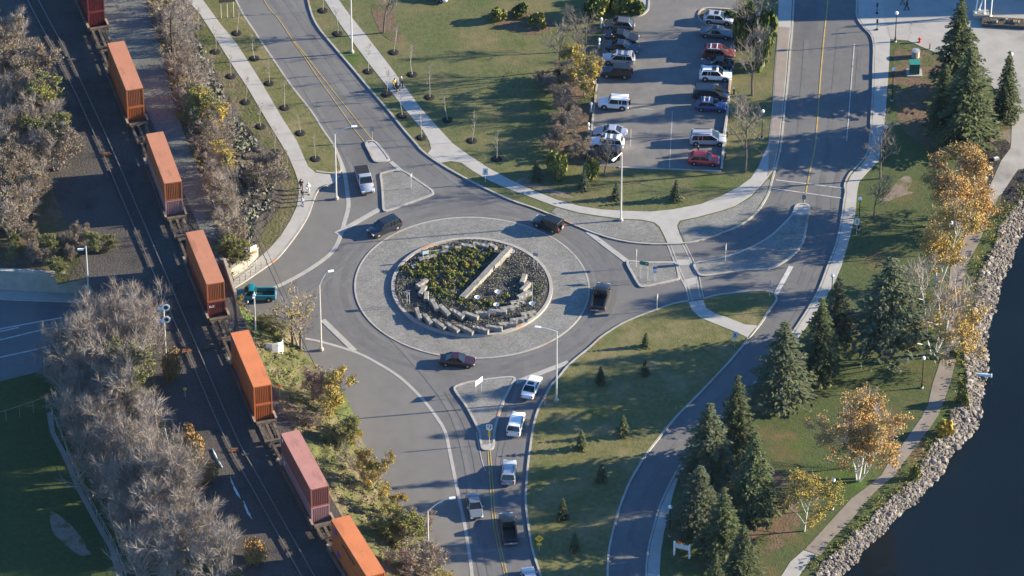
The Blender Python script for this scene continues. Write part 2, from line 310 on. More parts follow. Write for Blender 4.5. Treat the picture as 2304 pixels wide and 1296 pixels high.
slab('pavement', [(1929,-120),(1931,0),(1931,37),(1946,62),(1963,80),(1969,105),(1968,150),(1967,200),(1963,275),(1961,312),(1955,347),(1938,371),(1915,394),(1904,416),(1906,431),(1903,449),(1898,486),(1891,524),(1881,561),(1866,599),(1848,647),(1831,680),(1816,705),(1791,743),(1755,792),(1718,840),(1680,888),(1643,928),(1603,966),(1569,1000),(1540,1037),(1517,1077),(1500,1112),(1485,1147),(1475,1184),(1465,1222),(1459,1259),(1457,1296),(1455,1450),(1482,1450),(1484,1296),(1487,1242),(1494,1197),(1502,1167),(1514,1112),(1527,1072),(1548,1040),(1580,1012),(1620,975),(1660,930),(1700,885),(1740,832),(1790,768),(1823,723),(1853,680),(1870,648),(1878,634),(1893,599),(1908,549),(1918,511),(1925,474),(1929,429),(1933,409),(1953,386),(1978,361),(1986,320),(1988,300),(1993,250),(2000,150),(2003,87),(1983,-10),(1980,-120)], ZW, M['concrete'])
slab('plaza', [(1984,-400),(1984,-10),(1990,40),(2004,88),(2043,91),(2078,107),(2103,117),(2150,140),(2203,162),(2238,200),(2278,240),(2275,324),(2273,334),(2253,361),(2238,394),(2225,424),(2203,474),(2248,439),(2255,434),(2290,381),(2304,379),(2420,330),(2600,120),(2600,-400)], ZW + .01, M['plaza'])
slab('path', [(2225,424),(2203,474),(2185,499),(2165,544),(2158,574),(2138,606),(2134,648),(2130,720),(2125,783),(2110,828),(2098,865),(2088,910),(2073,940),(2050,972),(2028,1004),(2000,1039),(1983,1069),(1953,1094),(1915,1122),(1865,1177),(1810,1237),(1846,1249),(1865,1219),(1903,1182),(1933,1147),(1965,1109),(1990,1087),(2010,1072),(2035,1037),(2060,1004),(2085,972),(2113,930),(2125,898),(2138,860),(2148,820),(2160,768),(2161,680),(2163,648),(2170,606),(2188,571),(2203,544),(2223,494),(2248,439)], ZW, M['pathbrown'])
slab('path', [(1808,1238),(1778,1264),(1758,1296),(1700,1400),(1745,1400),(1797,1296),(1812,1274),(1830,1251),(1844,1250)], ZW + .012, M['concrete'])
# --- cobbled islands
slab('cobbled_verge', [(1251,467),(1302,481),(1352,489),(1402,495),(1444,497),(1470,503),(1481,513),(1490,530),(1497,546),(1452,545),(1402,539),(1352,526),(1302,507),(1252,485),(1241,477)], ZW - .01, M['cobble'])
slab('cobbled_verge', [(1526,509),(1532,499),(1564,492),(1614,479),(1652,467),(1689,445),(1709,425),(1727,402),(1733,405),(1724,436),(1698,477),(1660,505),(1625,520),(1577,537),(1541,544),(1530,521)], ZW - .01, M['cobble'])
def island(px, mt, sm=0, inset=True):
    slab('traffic_island', px, .13, mt, sm=sm)
    strip('kerb', PL(spl(px, 3, True) if not sm else spl(px, sm, True)), .3, .17, M['kerb'], True)
island([(823,323),(836,319),(846,322),(860,338),(874,357),(871,362),(852,365),(842,362),(833,345)], M['concrete'])
island([(857,397),(862,391),(903,385),(940,408),(969,428),(973,433),(969,440),(920,458),(875,474),(864,474),(862,455),(861,436),(859,412)], M['cobble'])
island([(1412,595),(1419,589),(1452,592),(1512,592),(1521,596),(1526,615),(1527,625),(1522,630),(1480,640),(1449,646),(1438,642),(1424,618)], M['cobble'])
island([(1563,594),(1595,588),(1627,581),(1677,564),(1728,537),(1760,509),(1783,484),(1791,465),(1803,460),(1816,462),(1821,471),(1816,499),(1807,544),(1790,569),(1765,589),(1728,606),(1677,609),(1614,618),(1580,621),(1569,612)], M['cobble'])
slab('island_nose', [(1789,470),(1793,464),(1803,461),(1816,463),(1820,471),(1818,482),(1806,484),(1784,483)], .15, M['concrete'], .05)
island([(1023,878),(1033,868),(1063,860),(1113,853),(1150,850),(1158,855),(1152,866),(1128,915),(1113,970),(1111,997),(1106,1011),(1088,1012),(1083,1000),(1078,972),(1063,940),(1046,910)], M['cobble'])
slab('island_nose', [(1085,1000),(1109,997),(1105,1009),(1089,1010)], .15, M['concrete'], .05)
# --- roundabout: cobbled apron and raised bed
def ellipse(c, a, b, t, n=72):
    return [(c[0] + a * math.cos(k * 2 * math.pi / n) * math.cos(t) - b * math.sin(k * 2 * math.pi / n) * math.sin(t),
             c[1] + a * math.cos(k * 2 * math.pi / n) * math.sin(t) + b * math.sin(k * 2 * math.pi / n) * math.cos(t)) for k in range(n)]
E_AP = ellipse((1062, 648.3), 263.5, 158.6, .0225); E_BED = ellipse((1062, 649.5), 178, 109, .0157)
slab('roundabout_apron', E_AP, .06, M['cobble'], .06)
strip('kerb', PL(E_AP), .22, .075, M['kerb'], True)
slab('planting_bed', ellipse((1062, 648.0), 174, 106, .0157), .30, M['bed'], .3)
strip('kerb', PL(E_BED), .42, .36, M['kerb'], True)
# --- lower pavements west of the roundabout
slab('smooth_pavement', [(690,768),(726,772),(801,795),(851,820),(901,852),(946,895),(976,932),(1001,972),(1013,1022),(1023,1072),(1033,1122),(1046,1184),(1058,1260),(1064,1296),(1075,1400),(1050,1400),(990,1296),(945,1200),(895,1150),(870,1105),(845,1062),(822,1015),(800,975),(790,950),(760,875),(715,830),(678,785)], .014, M['newpave'], .01)
slab('smooth_pavement', [(768,400),(776,399),(782,436),(784,464),(776,496),(761,544),(738,576),(683,614),(621,646),(560,668),(520,685),(500,668),(527,652),(576,620),(626,582),(676,517),(700,465),(712,440),(738,420)], .014, M['newpave'], .01)
# --- parking
LOT = [(1657,50),(1652,100),(1647,149),(1642,193),(1636,262),(1630,301),(1627,344),(1623,385),(1500,380),(1392,376),(1340,373),(1310,368),(1324,345),(1330,300),(1337,240),(1343,190),(1350,150),(1356,80),(1362,45),(1440,38),(1456,28),(1463,0),(1470,-300),(1690,-300),(1665,0)]
slab('car_park', LOT, ZL + .02, M['lot'], .02)
strip('kerb', PL([(1656,40),(1652,100),(1647,149),(1642,193),(1636,262),(1630,301),(1627,344),(1623,385)], ZL), .3, .45, M['kerb'])
strip('kerb', PL([(1623,386),(1500,381),(1392,377)], ZL), .25, .12, M['kerb'])
strip('kerb', PL([(1324,345),(1330,300),(1337,240),(1343,190)], ZL), .25, .15, M['kerb'])
strip('kerb', PL(spl([(1385,38),(1420,38),(1440,36),(1454,27),(1460,10),(1461,-60)], 4), ZL), .25, .15, M['kerb'])
slab('pavement', [(1405,-60),(1459,-60),(1458,12),(1452,27),(1438,32),(1420,20),(1408,5)], ZL + .05, M['concrete'], .05)
strip('kerb', PL(spl([(1650,22),(1600,19),(1580,22),(1572,33),(1576,46),(1592,55)], 4), ZL), .3, .15, M['kerb'])
slab('hedge_bed', [(1650,22),(1600,20),(1581,23),(1574,33),(1578,45),(1592,54),(1650,54)], ZL + .08, M['litter'], .05)
# --- bare and planted ground
slab('leaf_litter', [(1345,25),(1345,190),(1338,235),(1325,340),(1308,368),(1285,372),(1250,348),(1232,318),(1240,285),(1262,245),(1250,215),(1225,185),(1235,175),(1280,185),(1300,150),(1320,110),(1325,60)], ZL + .02, M['litter'], .02, 3)
slab('leaf_litter', [(1085,30),(1130,24),(1200,28),(1240,40),(1245,62),(1205,78),(1150,70),(1100,50)], ZL + .02, M['litter'], .02, 3)
slab('leaf_litter', [(835,15),(855,5),(880,20),(893,55),(905,80),(900,95),(880,92),(858,75),(845,50)], ZL + .02, M['litter'], .02, 3)
slab('bare_soil', [(1995,440),(2020,405),(2045,395),(2052,412),(2040,430),(2062,432),(2030,440),(2000,452),(1975,450)], ZL + .02, M['dirt'], .02, 2)
slab('bare_soil', [(1160,410),(1205,425),(1240,440),(1290,446),(1275,436),(1215,415),(1180,400)], ZL + .012, M['dirt'], .01, 2)
slab('planted_bank', [(2190,345),(2215,325),(2262,315),(2270,335),(2250,362),(2236,392),(2222,422),(2205,445),(2195,400)], ZL + .02, M['mulch'], .02, 2)
slab('planted_bank', [(2255,440),(2268,405),(2290,385),(2330,380),(2330,425),(2300,440),(2270,470),(2250,490)], ZL + .02, M['mulch'], .02, 2)
slab('bare_soil', [(2205,330),(2235,300),(2275,290),(2275,330),(2262,312),(2215,326)], ZL + .012, M['dirt'], .01, 2)
slab('leaf_litter', [(1530,1030),(1600,985),(1680,1010),(1740,1050),(1790,1110),(1800,1180),(1760,1230),(1690,1250),(1620,1240),(1560,1190),(1535,1110)], ZL + .01, M['litter'], .01, 3)
slab('leaf_litter', [(2015,110),(2090,120),(2160,170),(2250,250),(2270,290),(2215,330),(2120,340),(2040,300),(2015,240)], ZL + .01, M['litter'], .01, 3)
# --- crossing and road markings
ZM = .012
slab('crossing', [(1502,552),(1520,596),(1528,625),(1541,648),(1549,676),(1581,672),(1575,648),(1566,621),(1561,594),(1541,551)], ZM, M['crossing'], .01)
slab('crossing_ramp', [(1522,584),(1554,584),(1559,597),(1527,598)], ZM + .01, M['concrete'], .01)
slab('crossing_ramp', [(1537,630),(1567,623),(1571,636),(1542,646)], ZM + .01, M['concrete'], .01)
def line(px, wd, mt, sm=3, name='road_marking', z=.031):
    return strip(name, PL(spl(px, sm) if sm else px), wd, z, mt, low=0.0)
for a in (0, 7):
    line([(1502+a,551),(1519+a,596),(1531+a,625),(1543+a,648),(1551+a,677)], .14, M['paint_band'], 2)
    line([(1534+a,547),(1557+a,594),(1566+a,621),(1571+a,648),(1577+a,672)], .14, M['paint_band'], 2)
for p in ([(853,471),(756,526)], [(1322,521),(1410,588)], [(1279,815),(1159,861)], [(726,720),(798,790)]): line(p, .75, M['paint_band'], 0, z=.040)
line([(879,364),(902,384)], .6, M['paint_band'], 0); line([(1780,599),(1745,662)], .6, M['paint_w'], 0)
line([(748,324),(756,341),(770,374),(777,399),(782,436),(784,464),(776,496),(761,544),(738,576),(683,614),(621,646),(576,662),(540,674)], .55, M['paint_band'])
line([(686,762),(726,770),(801,793),(851,818),(901,850),(946,893),(976,930),(1001,970),(1013,1022),(1023,1072),(1033,1122),(1046,1184),(1058,1260),(1062,1296),(1072,1400)], .42, M['paint_band'])
line([(540,-110),(598,8),(626,42),(658,90)], .10, M['paint_y'])
line([(658,92),(686,130),(713,172),(751,225),(793,285),(821,321)], .10, M['paint_y']); line([(660,91),(690,128),(726,175),(766,225),(806,275),(839,316)], .10, M['paint_y'])
line([(1870,-110),(1862,10),(1855,72),(1845,187),(1835,322),(1823,381),(1809,457)], .16, M['paint_y'])
line([(1922,99),(1912,230),(1905,317)], .12, M['paint_w'])
line([(1098,1014),(1103,1090),(1111,1184),(1136,1295),(1160,1400)], .11, M['paint_y']); line([(1103,1014),(1109,1090),(1117,1184),(1142,1295),(1166,1400)], .11, M['paint_y'])
line([(1745,405),(1900,424)], .18, M['paint_w'], 0); line([(1738,424),(1893,446)], .18, M['paint_w'], 0)
# polished wheel tracks
M['wear'] = noisy('tyre_worn_asphalt', [((.108,.108,.113),(.130,.13,.132),.5,7), ((.13,.13,.132),(.15,.15,.15),.35,6,.45,.15)]); M['wear_l'] = noisy('light_worn_asphalt', [((.140,.139,.140),(.165,.163,.161),.5,7), ((.12,.12,.122),(.14,.14,.142),.35,6,.45,.15)])
NTR = [0]
def track(w_, wd, mt, closed=False): NTR[0] += 1; return strip('tyre_track', w_, wd, .003 + .0011 * NTR[0], M[mt], closed, low=0.0)
def ringpart(k, a0, a1): return [(1062 + 263.5 * k * math.cos(R(a)), 648.3 + 158.6 * k * math.sin(R(a))) for a in range(a0, a1, 8)]
for k, mt_, wd_ in ((1.05, 'wear_l', .5), (1.10, 'wear', .8), (1.22, 'wear', .7)): track(PL(spl(ringpart(k, 0, 360), 2, True)), wd_, mt_, True)
for px_, w_, mt_ in (([(570,-60),(655,60),(735,170),(800,262),(852,340)], .7, 'wear'), ([(600,-60),(672,40),(762,165),(835,255),(900,325),(985,395)], .8, 'wear'), ([(622,-60),(690,32),(790,165),(862,250),(930,325),(1040,420),(1190,485)], .6, 'wear_l'), ([(640,130),(705,230),(765,325),(800,400)], .6, 'wear_l'),
    ([(1890,60),(1878,200),(1862,340),(1845,450),(1835,540),(1800,640)], .8, 'wear'), ([(1935,110),(1925,240),(1905,330),(1880,420),(1868,510),(1838,610),(1780,730),(1690,830),(1600,915),(1515,1010),(1450,1110),(1415,1220),(1405,1400)], .7, 'wear'), ([(1815,90),(1805,220),(1795,330),(1770,430),(1700,520),(1600,565),(1480,575)], .7, 'wear'), ([(1700,640),(1560,650),(1440,690),(1330,735)], .7, 'wear'),
    ([(1180,880),(1150,970),(1130,1060),(1128,1180),(1155,1300),(1175,1400)], .7, 'wear'), ([(1165,870),(1135,960),(1118,1060),(1118,1180),(1144,1300)], .5, 'wear_l'), ([(1005,880),(1050,960),(1075,1060),(1085,1180),(1105,1300)], .7, 'wear'), ([(880,760),(960,850),(1020,940),(1052,1060),(1062,1180),(1085,1300)], .6, 'wear_l'),
    ([(790,560),(720,630),(640,668),(560,690)], .7, 'wear'), ([(770,600),(700,655),(620,692)], .5, 'wear_l')): track(PL(spl(px_, 4)), w_, mt_)
line([(1072,972),(1084,1035),(1093,1060)], .12, M['paint_band'])
for p in ([(-80,757),(0,740),(88,724),(140,715)], [(-80,784),(0,765),(86,744),(230,714)], [(-80,822),(0,804),(88,785),(130,772),(240,748)], [(0,746),(42,737)]): line(p, .2, M['paint_w'], 0)
for p in ([(1405,118),(1432,118)],[(1400,240),(1470,246)],[(1420,290),(1418,330)],[(1513,250),(1506,380)]): strip('road_marking', PL(p, ZL + .02), .12, .012, M['paint_band'], low=0.0)

# ------------------------------------------------------------------ railway embankment
ZT, ZB = 4.0, 3.72                                     # rail top, ballast top
TRK = PL(spl([(-170,-500),(-23,-200),(75,0),(154,150),(235,324),(374,648),(514,972),(576,1087),(694,1296),(820,1510),(900,1640)], 6), ZT)
def flatz(w_, z): return [Vector((p.x, p.y, z)) for p in w_]
def resample(w_, n):
    d = [0.0]
    for a, b in zip(w_, w_[1:]): d.append(d[-1] + (b - a).length)
    out = []; k = 0
    for i in range(n):
        s_ = d[-1] * i / (n - 1)
        while k < len(d) - 2 and d[k + 1] < s_: k += 1
        f = (s_ - d[k]) / max(1e-9, d[k + 1] - d[k]); out.append(w_[k].lerp(w_[k + 1], min(1, max(0, f))))
    return out
NA, NB_ = P(300, 665), P(507, 640)                     # foot of the north abutment
SA, SB = P(0, 854), P(525, 722)                        # foot of the south abutment
def side(p, a, b): return (b.x - a.x) * (p.y - a.y) - (b.y - a.y) * (p.x - a.x)
def clip(w_, a, b, keep):
    out = []
    for i, p in enumerate(w_):
        s0 = side(p, a, b) * keep > 0
        if i and s0 != prev_:
            q = w_[i - 1]; f = side(q, a, b) / (side(q, a, b) - side(p, a, b)); out.append(q.lerp(p, f))
        if s0: out.append(p)
        prev_ = s0
    return out
def loft(name, A, B, mt, nu=60, nv=6, amp=0.12, lowA=None):
    A, B = resample(A, nu), resample(B, nu); b = MB(); rr = random.Random(len(name) + nu)
    rows = []
    for j in range(nv + 1):
        f = j / nv
        rows.append([a.lerp(c, f) + Vector((0, 0, rr.uniform(-amp, amp) if 0 < j < nv else 0)) for a, c in zip(A, B)])
    b.grid(rows[::-1]); return tag(b.build(name, mt), kind='structure')
TL_left = offs(TRK, 0)
def off_r(d): return offs(TRK, d)                      # +d is to the right of the direction of travel (east), found by sign below
sgn = 1 if (offs(TRK, 1)[20].x > TRK[20].x) else -1
pl_n = flatz(clip(offs(TRK, -sgn * 9), NA, NB_, 1), ZB); pl_s = flatz(clip(offs(TRK, -sgn * 7), SA, SB, -1), ZB)
pr_n = flatz(PL(spl([(290,-300),(310,-120),(325,-40),(337,15),(370,140),(390,225),(437,360),(470,450),(495,540),(505,588)], 4), 4.0), ZB)
pr_s = flatz(PL(spl([(530,664),(562,750),(606,850),(655,950),(708,1050),(765,1150),(820,1240),(885,1340),(985,1500)], 4), 4.0), ZB)
tr_n = PL(spl([(330,-230),(360,-120),(395,-60),(425,30),(455,110),(490,170),(520,225),(545,270),(591,324),(611,351),(623,391),(636,424),(636,449),(623,479),(601,506),(584,531),(576,556),(556,585),(507,640)], 4), .14)
tr_s = PL(spl([(525,722),(580,716),(640,724),(672,758),(684,790),(726,832),(771,876),(801,950),(808,976),(828,1016),(851,1064),(876,1106),(901,1151),(951,1201),(1001,1297),(1075,1450),(1100,1520)], 4), .05)
tl_s = PL(spl([(90,832),(130,870),(140,960),(180,1034),(205,1097),(245,1167),(285,1234),(305,1296),(360,1400),(450,1560)], 4), .14)
tl_n = flatz(clip(offs(TRK, -sgn * 13), NA, NB_, 1), 3.2)
def mid(A, B, f, n=60): return [a.lerp(c, f) for a, c in zip(resample(A, n), resample(B, n))]
loft('rail_ballast', pl_n, pr_n, M['ballast'], 70, 3, .0); loft('rail_ballast', pl_s, pr_s, M['ballast'], 70, 3, .0)
mn = mid(pr_n, tr_n, .5); loft('scrub_slope', pr_n, mn, M['scrub']); loft('mulch_slope', mn, tr_n, M['mulch'], 80, 8, .22)
loft('grass_slope', pr_s, tr_s, M['bankgrass'], 80, 8, .2)
loft('scrub_slope', tl_s, pl_s, M['scrub'], 70, 8, .15); loft('scrub_slope', tl_n, pl_n, M['scrub'], 70, 3, .05)
# gravel yard beside the train
yl = flatz(clip(offs(TRK, sgn * 7.4), NA, NB_, 1), ZB + .02); loft('gravel_yard', yl, [p + Vector((0, 0, .02)) for p in pr_n], M['yard'], 70, 3, .0)
scr = [Vector((p.x, p.y, 3.15)) for p in PL([(-700,596),(0,606),(150,610),(300,612)], 3.2)] + [Vector((p.x, p.y, 3.15)) for p in reversed(clip(offs(TRK, -sgn * 8), NA, NB_, 1))] + [Vector((-260, 260, 3.15))]
b = MB(); b.v = [tuple(p) for p in scr]
for t in tessellate_polygon([scr]):
    a_, c_ = scr[t[1]] - scr[t[0]], scr[t[2]] - scr[t[0]]
    b.f.append(tuple(t) if a_.x * c_.y - a_.y * c_.x > 0 else tuple(reversed(t))); b.m.append(0)
tag(b.build('scrub_ground', M['scrub']), kind='structure')
# park in the shade at the lower left
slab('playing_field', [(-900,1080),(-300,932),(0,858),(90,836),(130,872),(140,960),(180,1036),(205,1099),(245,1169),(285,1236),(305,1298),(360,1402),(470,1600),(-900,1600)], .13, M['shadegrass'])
slab('path', [(105,930),(112,972),(144,1034),(170,1097),(207,1167),(245,1234),(262,1296),(300,1400),(322,1400),(278,1296),(258,1234),(220,1167),(182,1097),(157,1034),(124,972),(118,925)], .16, M['brownwalk'], .03)
slab('bare_patch', [(112,1156),(124,1153),(158,1180),(188,1215),(195,1235),(206,1245),(192,1250),(172,1245),(140,1218),(118,1195)], .15, M['dirt'], .02, 3)
slab('pavement', [(-400,640),(0,653),(130,660),(345,668),(345,683),(100,677),(0,673),(-400,665)], .15, M['concrete'])
# bridge carrying the rails over the west road
def wall_line(name, w_, z0, z1, th, mt, label, cat, cap_=True):
    b = MB(); A, B = offs(w_, th / 2), offs(w_, -th / 2)
    rows = [[Vector((a.x, a.y, z0)), Vector((a.x, a.y, z1)), Vector((c.x, c.y, z1)), Vector((c.x, c.y, z0))] for a, c in zip(A, B)]
    b.grid(rows); b.cap(rows[0]); b.cap(rows[-1], flip=True); o = b.build(name, mt)
    tag(o, label, cat)
    if cap_:
        c = MB(); A, B = offs(w_, th / 2 + .08), offs(w_, -th / 2 - .08)
        rows = [[Vector((a.x, a.y, z1 - .02)), Vector((a.x, a.y, z1 + .16)), Vector((d.x, d.y, z1 + .16)), Vector((d.x, d.y, z1 - .02))] for a, d in zip(A, B)]
        c.grid(rows); c.cap(rows[0]); c.cap(rows[-1], flip=True); c.build('coping', M['concrete'], o)
    return o
br = thing('rail_bridge', (0, 0, 0), 'concrete underpass bridge carrying the two rail tracks over the west road', 'bridge')
dl = [pl_n[-1], pr_n[-1], pr_s[0], pl_s[0]]
b = MB()
tops = [Vector((p.x, p.y, ZB)) for p in dl]; bots = [Vector((p.x, p.y, ZB - .9)) for p in dl]
b.face(list(reversed(tops)) if side(tops[2], tops[0], tops[1]) < 0 else tops); b.face(bots)
for i in range(4): b.face([tops[i], tops[(i + 1) % 4], bots[(i + 1) % 4], bots[i]])
b.build('deck', M['ballast'], br)
for q, (a, c) in enumerate(((pl_n[-1], pr_n[-1]), (pl_s[0], pr_s[0]))):
    b = MB(); a0, c0 = Vector((a.x, a.y, 0)), Vector((c.x, c.y, 0)); dv = (c0 - a0).normalized()
    b.beam(a0 - dv * 1 + Vector((0, 0, (ZB - .95) / 2)), c0 + dv * .2 + Vector((0, 0, (ZB - .95) / 2)), .7, ZB - .95); b.build('abutment', M['conc_wall'], br)
for a, c in ((pr_n[-1], pr_s[0]),):
    b = MB(); up = Vector((0, 0, .35)); b.beam(a + up, c + up, .35, .9); b.build('parapet', M['conc_wall'], br)
wall_line('retaining_wall', PL([(-400,642),(0,652),(130,659),(300,664)]), 0, 3.2, .4, M['conc_wall'], 'grey concrete retaining wall in shade below the green scrub at the left edge', 'wall')
wall_line('retaining_wall', PL([(579,578),(550,606),(507,634)]), 0, 1.5, .35, M['conc_wall'], 'bright sunlit retaining wall beside the pavement near the rail bridge', 'wall')
wall_line('retaining_wall', PL([(100,829),(330,771),(470,735)]) , 0, 2.2, .4, M['conc_wall'], 'concrete wing wall below the bare trees on the south side of the underpass', 'wall')
# tracks
def rails(tag_off, nm):
    C_ = resample(clip_y(offs(TRK, tag_off)), 260)
    t = thing(nm, (0, 0, 0), 'empty rail track with two steel rails in dark ballast left of the train' if tag_off == 0 else 'rail track under the double stacked container train', 'rail track')
    for s_ in (-.7175, .7175): strip('rail', offs(C_, s_), .11, 0, M['rail'], kind=None, parent=t, low=-.16)
    b = MB(); D = resample(C_, 330)
    for i in range(len(D) - 1):
        d = (D[i + 1] - D[i]).normalized(); b.box(D[i] + Vector((0, 0, -.355)), (.24, 2.4, .2), math.atan2(d.y, d.x))
    b.build('sleepers', M['tie'], t)
def clip_y(w_): return [p for p in w_ if -95 < p.y < 135]
rails(0, 'rail_track'); 
# ================================================================== TRAIN
STK = [((192,-11),(236,-15),None,None), ((285,204),(322,199),(239,96),(281,91)), ((370,413),(409,409),(326,300),(369,296)), ((464,638),(505,634),(416,523),(459,518)),
       ((568,869),(612,864),(519,749),(560,745)), ((698,1097),(738,1092),(632,976),(675,972)), ((823,1293),(865,1286),(746,1169),(788,1164))]
ZR = 9.88; CL, CW = 11.55, 2.36
cen = []
for fl, fr, bl, brr in STK:
    f = (P(*fl, ZR) + P(*fr, ZR)) / 2
    if bl: bk = (P(*bl, ZR) + P(*brr, ZR)) / 2; d = (f - bk).normalized(); c = (f + bk) / 2
    else: d = None; c = f
    cen.append([c, d, f])
cen[0][1] = (cen[1][0] - cen[0][2]).normalized(); cen[0][0] = cen[0][2] - cen[0][1] * CL / 2
cen.append([cen[-1][0] + cen[-1][1] * 15.6, cen[-1][1], None])
T2 = [cen[0][0] - cen[0][1] * 60] + [c[0] for c in cen] + [cen[-1][0] + cen[-1][1] * 40]
T2 = resample(flatz(PL(spl([(p.x, p.y) for p in T2], 6)) if 0 else [Vector((x, y, 0)) for x, y in spl([(p.x, p.y) for p in T2], 8)], ZT), 200)
tt = thing('rail_track', (0, 0, 0), 'rail track under the double stacked container train', 'rail track')
for s_ in (-.7175, .7175): strip('rail', offs(T2, s_), .11, 0, M['rail'], kind=None, parent=tt, low=-.16)
b = MB(); D = resample(T2, 360)
for i in range(len(D) - 1):
    d = (D[i + 1] - D[i]).normalized(); b.box(D[i] + Vector((0, 0, -.355)), (.24, 2.4, .2), math.atan2(d.y, d.x))
b.build('sleepers', M['tie'], tt)

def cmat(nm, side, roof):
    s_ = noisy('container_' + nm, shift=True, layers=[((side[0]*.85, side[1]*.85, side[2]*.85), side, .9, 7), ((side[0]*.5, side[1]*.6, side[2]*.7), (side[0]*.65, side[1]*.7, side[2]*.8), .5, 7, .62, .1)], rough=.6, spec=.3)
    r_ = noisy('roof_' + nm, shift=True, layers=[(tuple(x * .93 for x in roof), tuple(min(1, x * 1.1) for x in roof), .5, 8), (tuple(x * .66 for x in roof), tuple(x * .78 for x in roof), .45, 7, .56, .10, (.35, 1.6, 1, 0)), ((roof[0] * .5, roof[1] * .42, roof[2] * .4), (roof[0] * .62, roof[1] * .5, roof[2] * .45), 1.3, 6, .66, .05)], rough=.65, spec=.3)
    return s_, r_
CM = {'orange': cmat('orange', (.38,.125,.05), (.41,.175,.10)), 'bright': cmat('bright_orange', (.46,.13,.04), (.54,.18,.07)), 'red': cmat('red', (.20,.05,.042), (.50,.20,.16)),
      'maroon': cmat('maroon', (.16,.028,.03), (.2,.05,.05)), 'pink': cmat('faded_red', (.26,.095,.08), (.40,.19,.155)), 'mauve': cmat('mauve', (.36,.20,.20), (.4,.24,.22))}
def container(c, d, z0, h, col, label, logo=None):
    s_, r_ = CM[col]; rz = math.atan2(d.y, d.x)
    t = thing('shipping_container', (c.x, c.y, z0), label, 'container', 'containers stacked on the train', rz)
    b = MB()                                            # frame
    for sx in (-1, 1):
        for sy in (-1, 1):
            b.box((sx * (CL/2 - .08), sy * (CW/2 - .08), h/2), (.16, .16, h))
        b.box((sx * (CL/2 - .06), 0, .08), (.11, CW - .34, .15)); b.box((sx * (CL/2 - .06), 0, h - .09), (.11, CW - .34, .16))
    for sy in (-1, 1):
        b.box((0, sy * (CW/2 - .06), .08), (CL - .34, .11, .15)); b.box((0, sy * (CW/2 - .06), h - .07), (CL - .34, .11, .12))
    b.build('frame', s_, t)
    def corr(n, ln, pos, along, nm):                    # trapezoid corrugated sheet
        b = MB(); row0, row1 = [], []; x = -ln / 2; st = ln / n
        for i in range(n):
            for dx, dp in ((0, 0), (.28, 0), (.42, -.10), (.86, -.10)):
                q = x + (i + dx) * st
                row0.append((q, pos + (dp if pos > 0 else -dp), .14) if along else (pos + (dp if pos > 0 else -dp), q, .14))
        row0.append((ln/2, pos, .14) if along else (pos, ln/2, .14))
        row1 = [(a, e, h - .12) for a, e, _ in row0]
        b.grid([row0, row1] if (pos < 0) == along else [row1, row0]); return b.build(nm, s_, t)
    for sy in (-1, 1): corr(34, CL - .3, sy * (CW/2 - .03), True, 'side_wall')
    for sx in (-1, 1): corr(9, CW - .3, sx * (CL/2 - .03), False, 'end_wall')
    b = MB(); x, y = CL/2 - .02, CW/2 - .02; k = .16
    o_ = [(-x+k,-y),(x-k,-y),(x,-y+k),(x,y-k),(x-k,y),(-x+k,y),(-x,y-k),(-x,-y+k)]
    b.face([(p, q, h + .015) for p, q in o_]); b.grid([[(p, q, h - .10) for p, q in o_], [(p, q, h + .015) for p, q in o_]], close=True); b.build('roof', r_, t)
    return t
def side_mark(t, x, z, shape, mt, face=-1):
    """emblem on the wall that faces the empty track"""
    b = MB(); y = face * (CW/2 + .012)
    if shape == 'disc': b.face([(x + .46 * math.cos(a), y, z + .46 * math.sin(a)) for a in [k * math.pi / 8 for k in range(16)]])
    else:
        for i in range(shape): b.box((x + i * .52, y, z), (.34, .012, .42 if i % 2 else .5))
    b.build('logo', mt, t)
def dleft(d): return Vector((-d.y, d.x, 0))
spec = [('maroon','maroon',2.62),('orange','bright',2.62),('orange','mauve',2.62),('orange','red',2.62),('bright','bright',2.62),('pink','mauve',2.62),('bright','bright',2.62)]
names = ['dark maroon','faded orange','faded orange','faded orange','bright orange','pink faded red','bright orange']
desc_u = ['dark maroon container on top of the stack cut by the top edge','faded salmon orange container on top, just below the maroon stack','salmon orange container on top of a mauve one, third stack from the top edge',
          'salmon orange container on top of the dark red one by the underpass','clean orange container with a blue disc, on top beside the white board fence','pink topped faded red container with rust streaks on top of its stack','brightest orange container with blue disc and dark lettering, topmost at the bottom edge']
desc_l = ['dark maroon container in the well under another maroon one','orange container in the well under the faded salmon one','mauve grey container in the well under a salmon orange one',
          'dark red container with small white letters low in its well by the underpass','orange container in the well under the clean orange one','mauve container in the well under the pink topped one','orange container with a blue disc low in the well at the bottom edge']
boxes = []
for i, (c, d, _) in enumerate(cen[:7]):
    u, l, hl = spec[i]
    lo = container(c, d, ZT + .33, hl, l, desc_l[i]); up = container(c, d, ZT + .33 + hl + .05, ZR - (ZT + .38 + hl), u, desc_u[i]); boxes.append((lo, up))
side_mark(boxes[4][1], -CL/2 + 1.1, 2.2, 'disc', M['blue']); side_mark(boxes[4][0], -CL/2 + 3.6, 1.7, 'disc', M['blue'])
side_mark(boxes[6][1], -CL/2 + 1.5, 2.0, 'disc', M['blue']); side_mark(boxes[6][0], -CL/2 + 2.2, 1.7, 'disc', M['blue'])
side_mark(boxes[6][1], -2.0, 1.7, 8, M['darkwood']); side_mark(boxes[5][1], -CL/2 + .7, 2.3, 1, M['white']); side_mark(boxes[5][0], -CL/2 + 1.2, 1.8, 1, M['white'])
cu = bpy.data.curves.new('lettering', 'FONT'); cu.body = 'ECS'; cu.size = .42; cu.extrude = .008
dg_ = bpy.data.objects.new('tmp', cu); COL.objects.link(dg_); dep = bpy.context.evaluated_depsgraph_get()
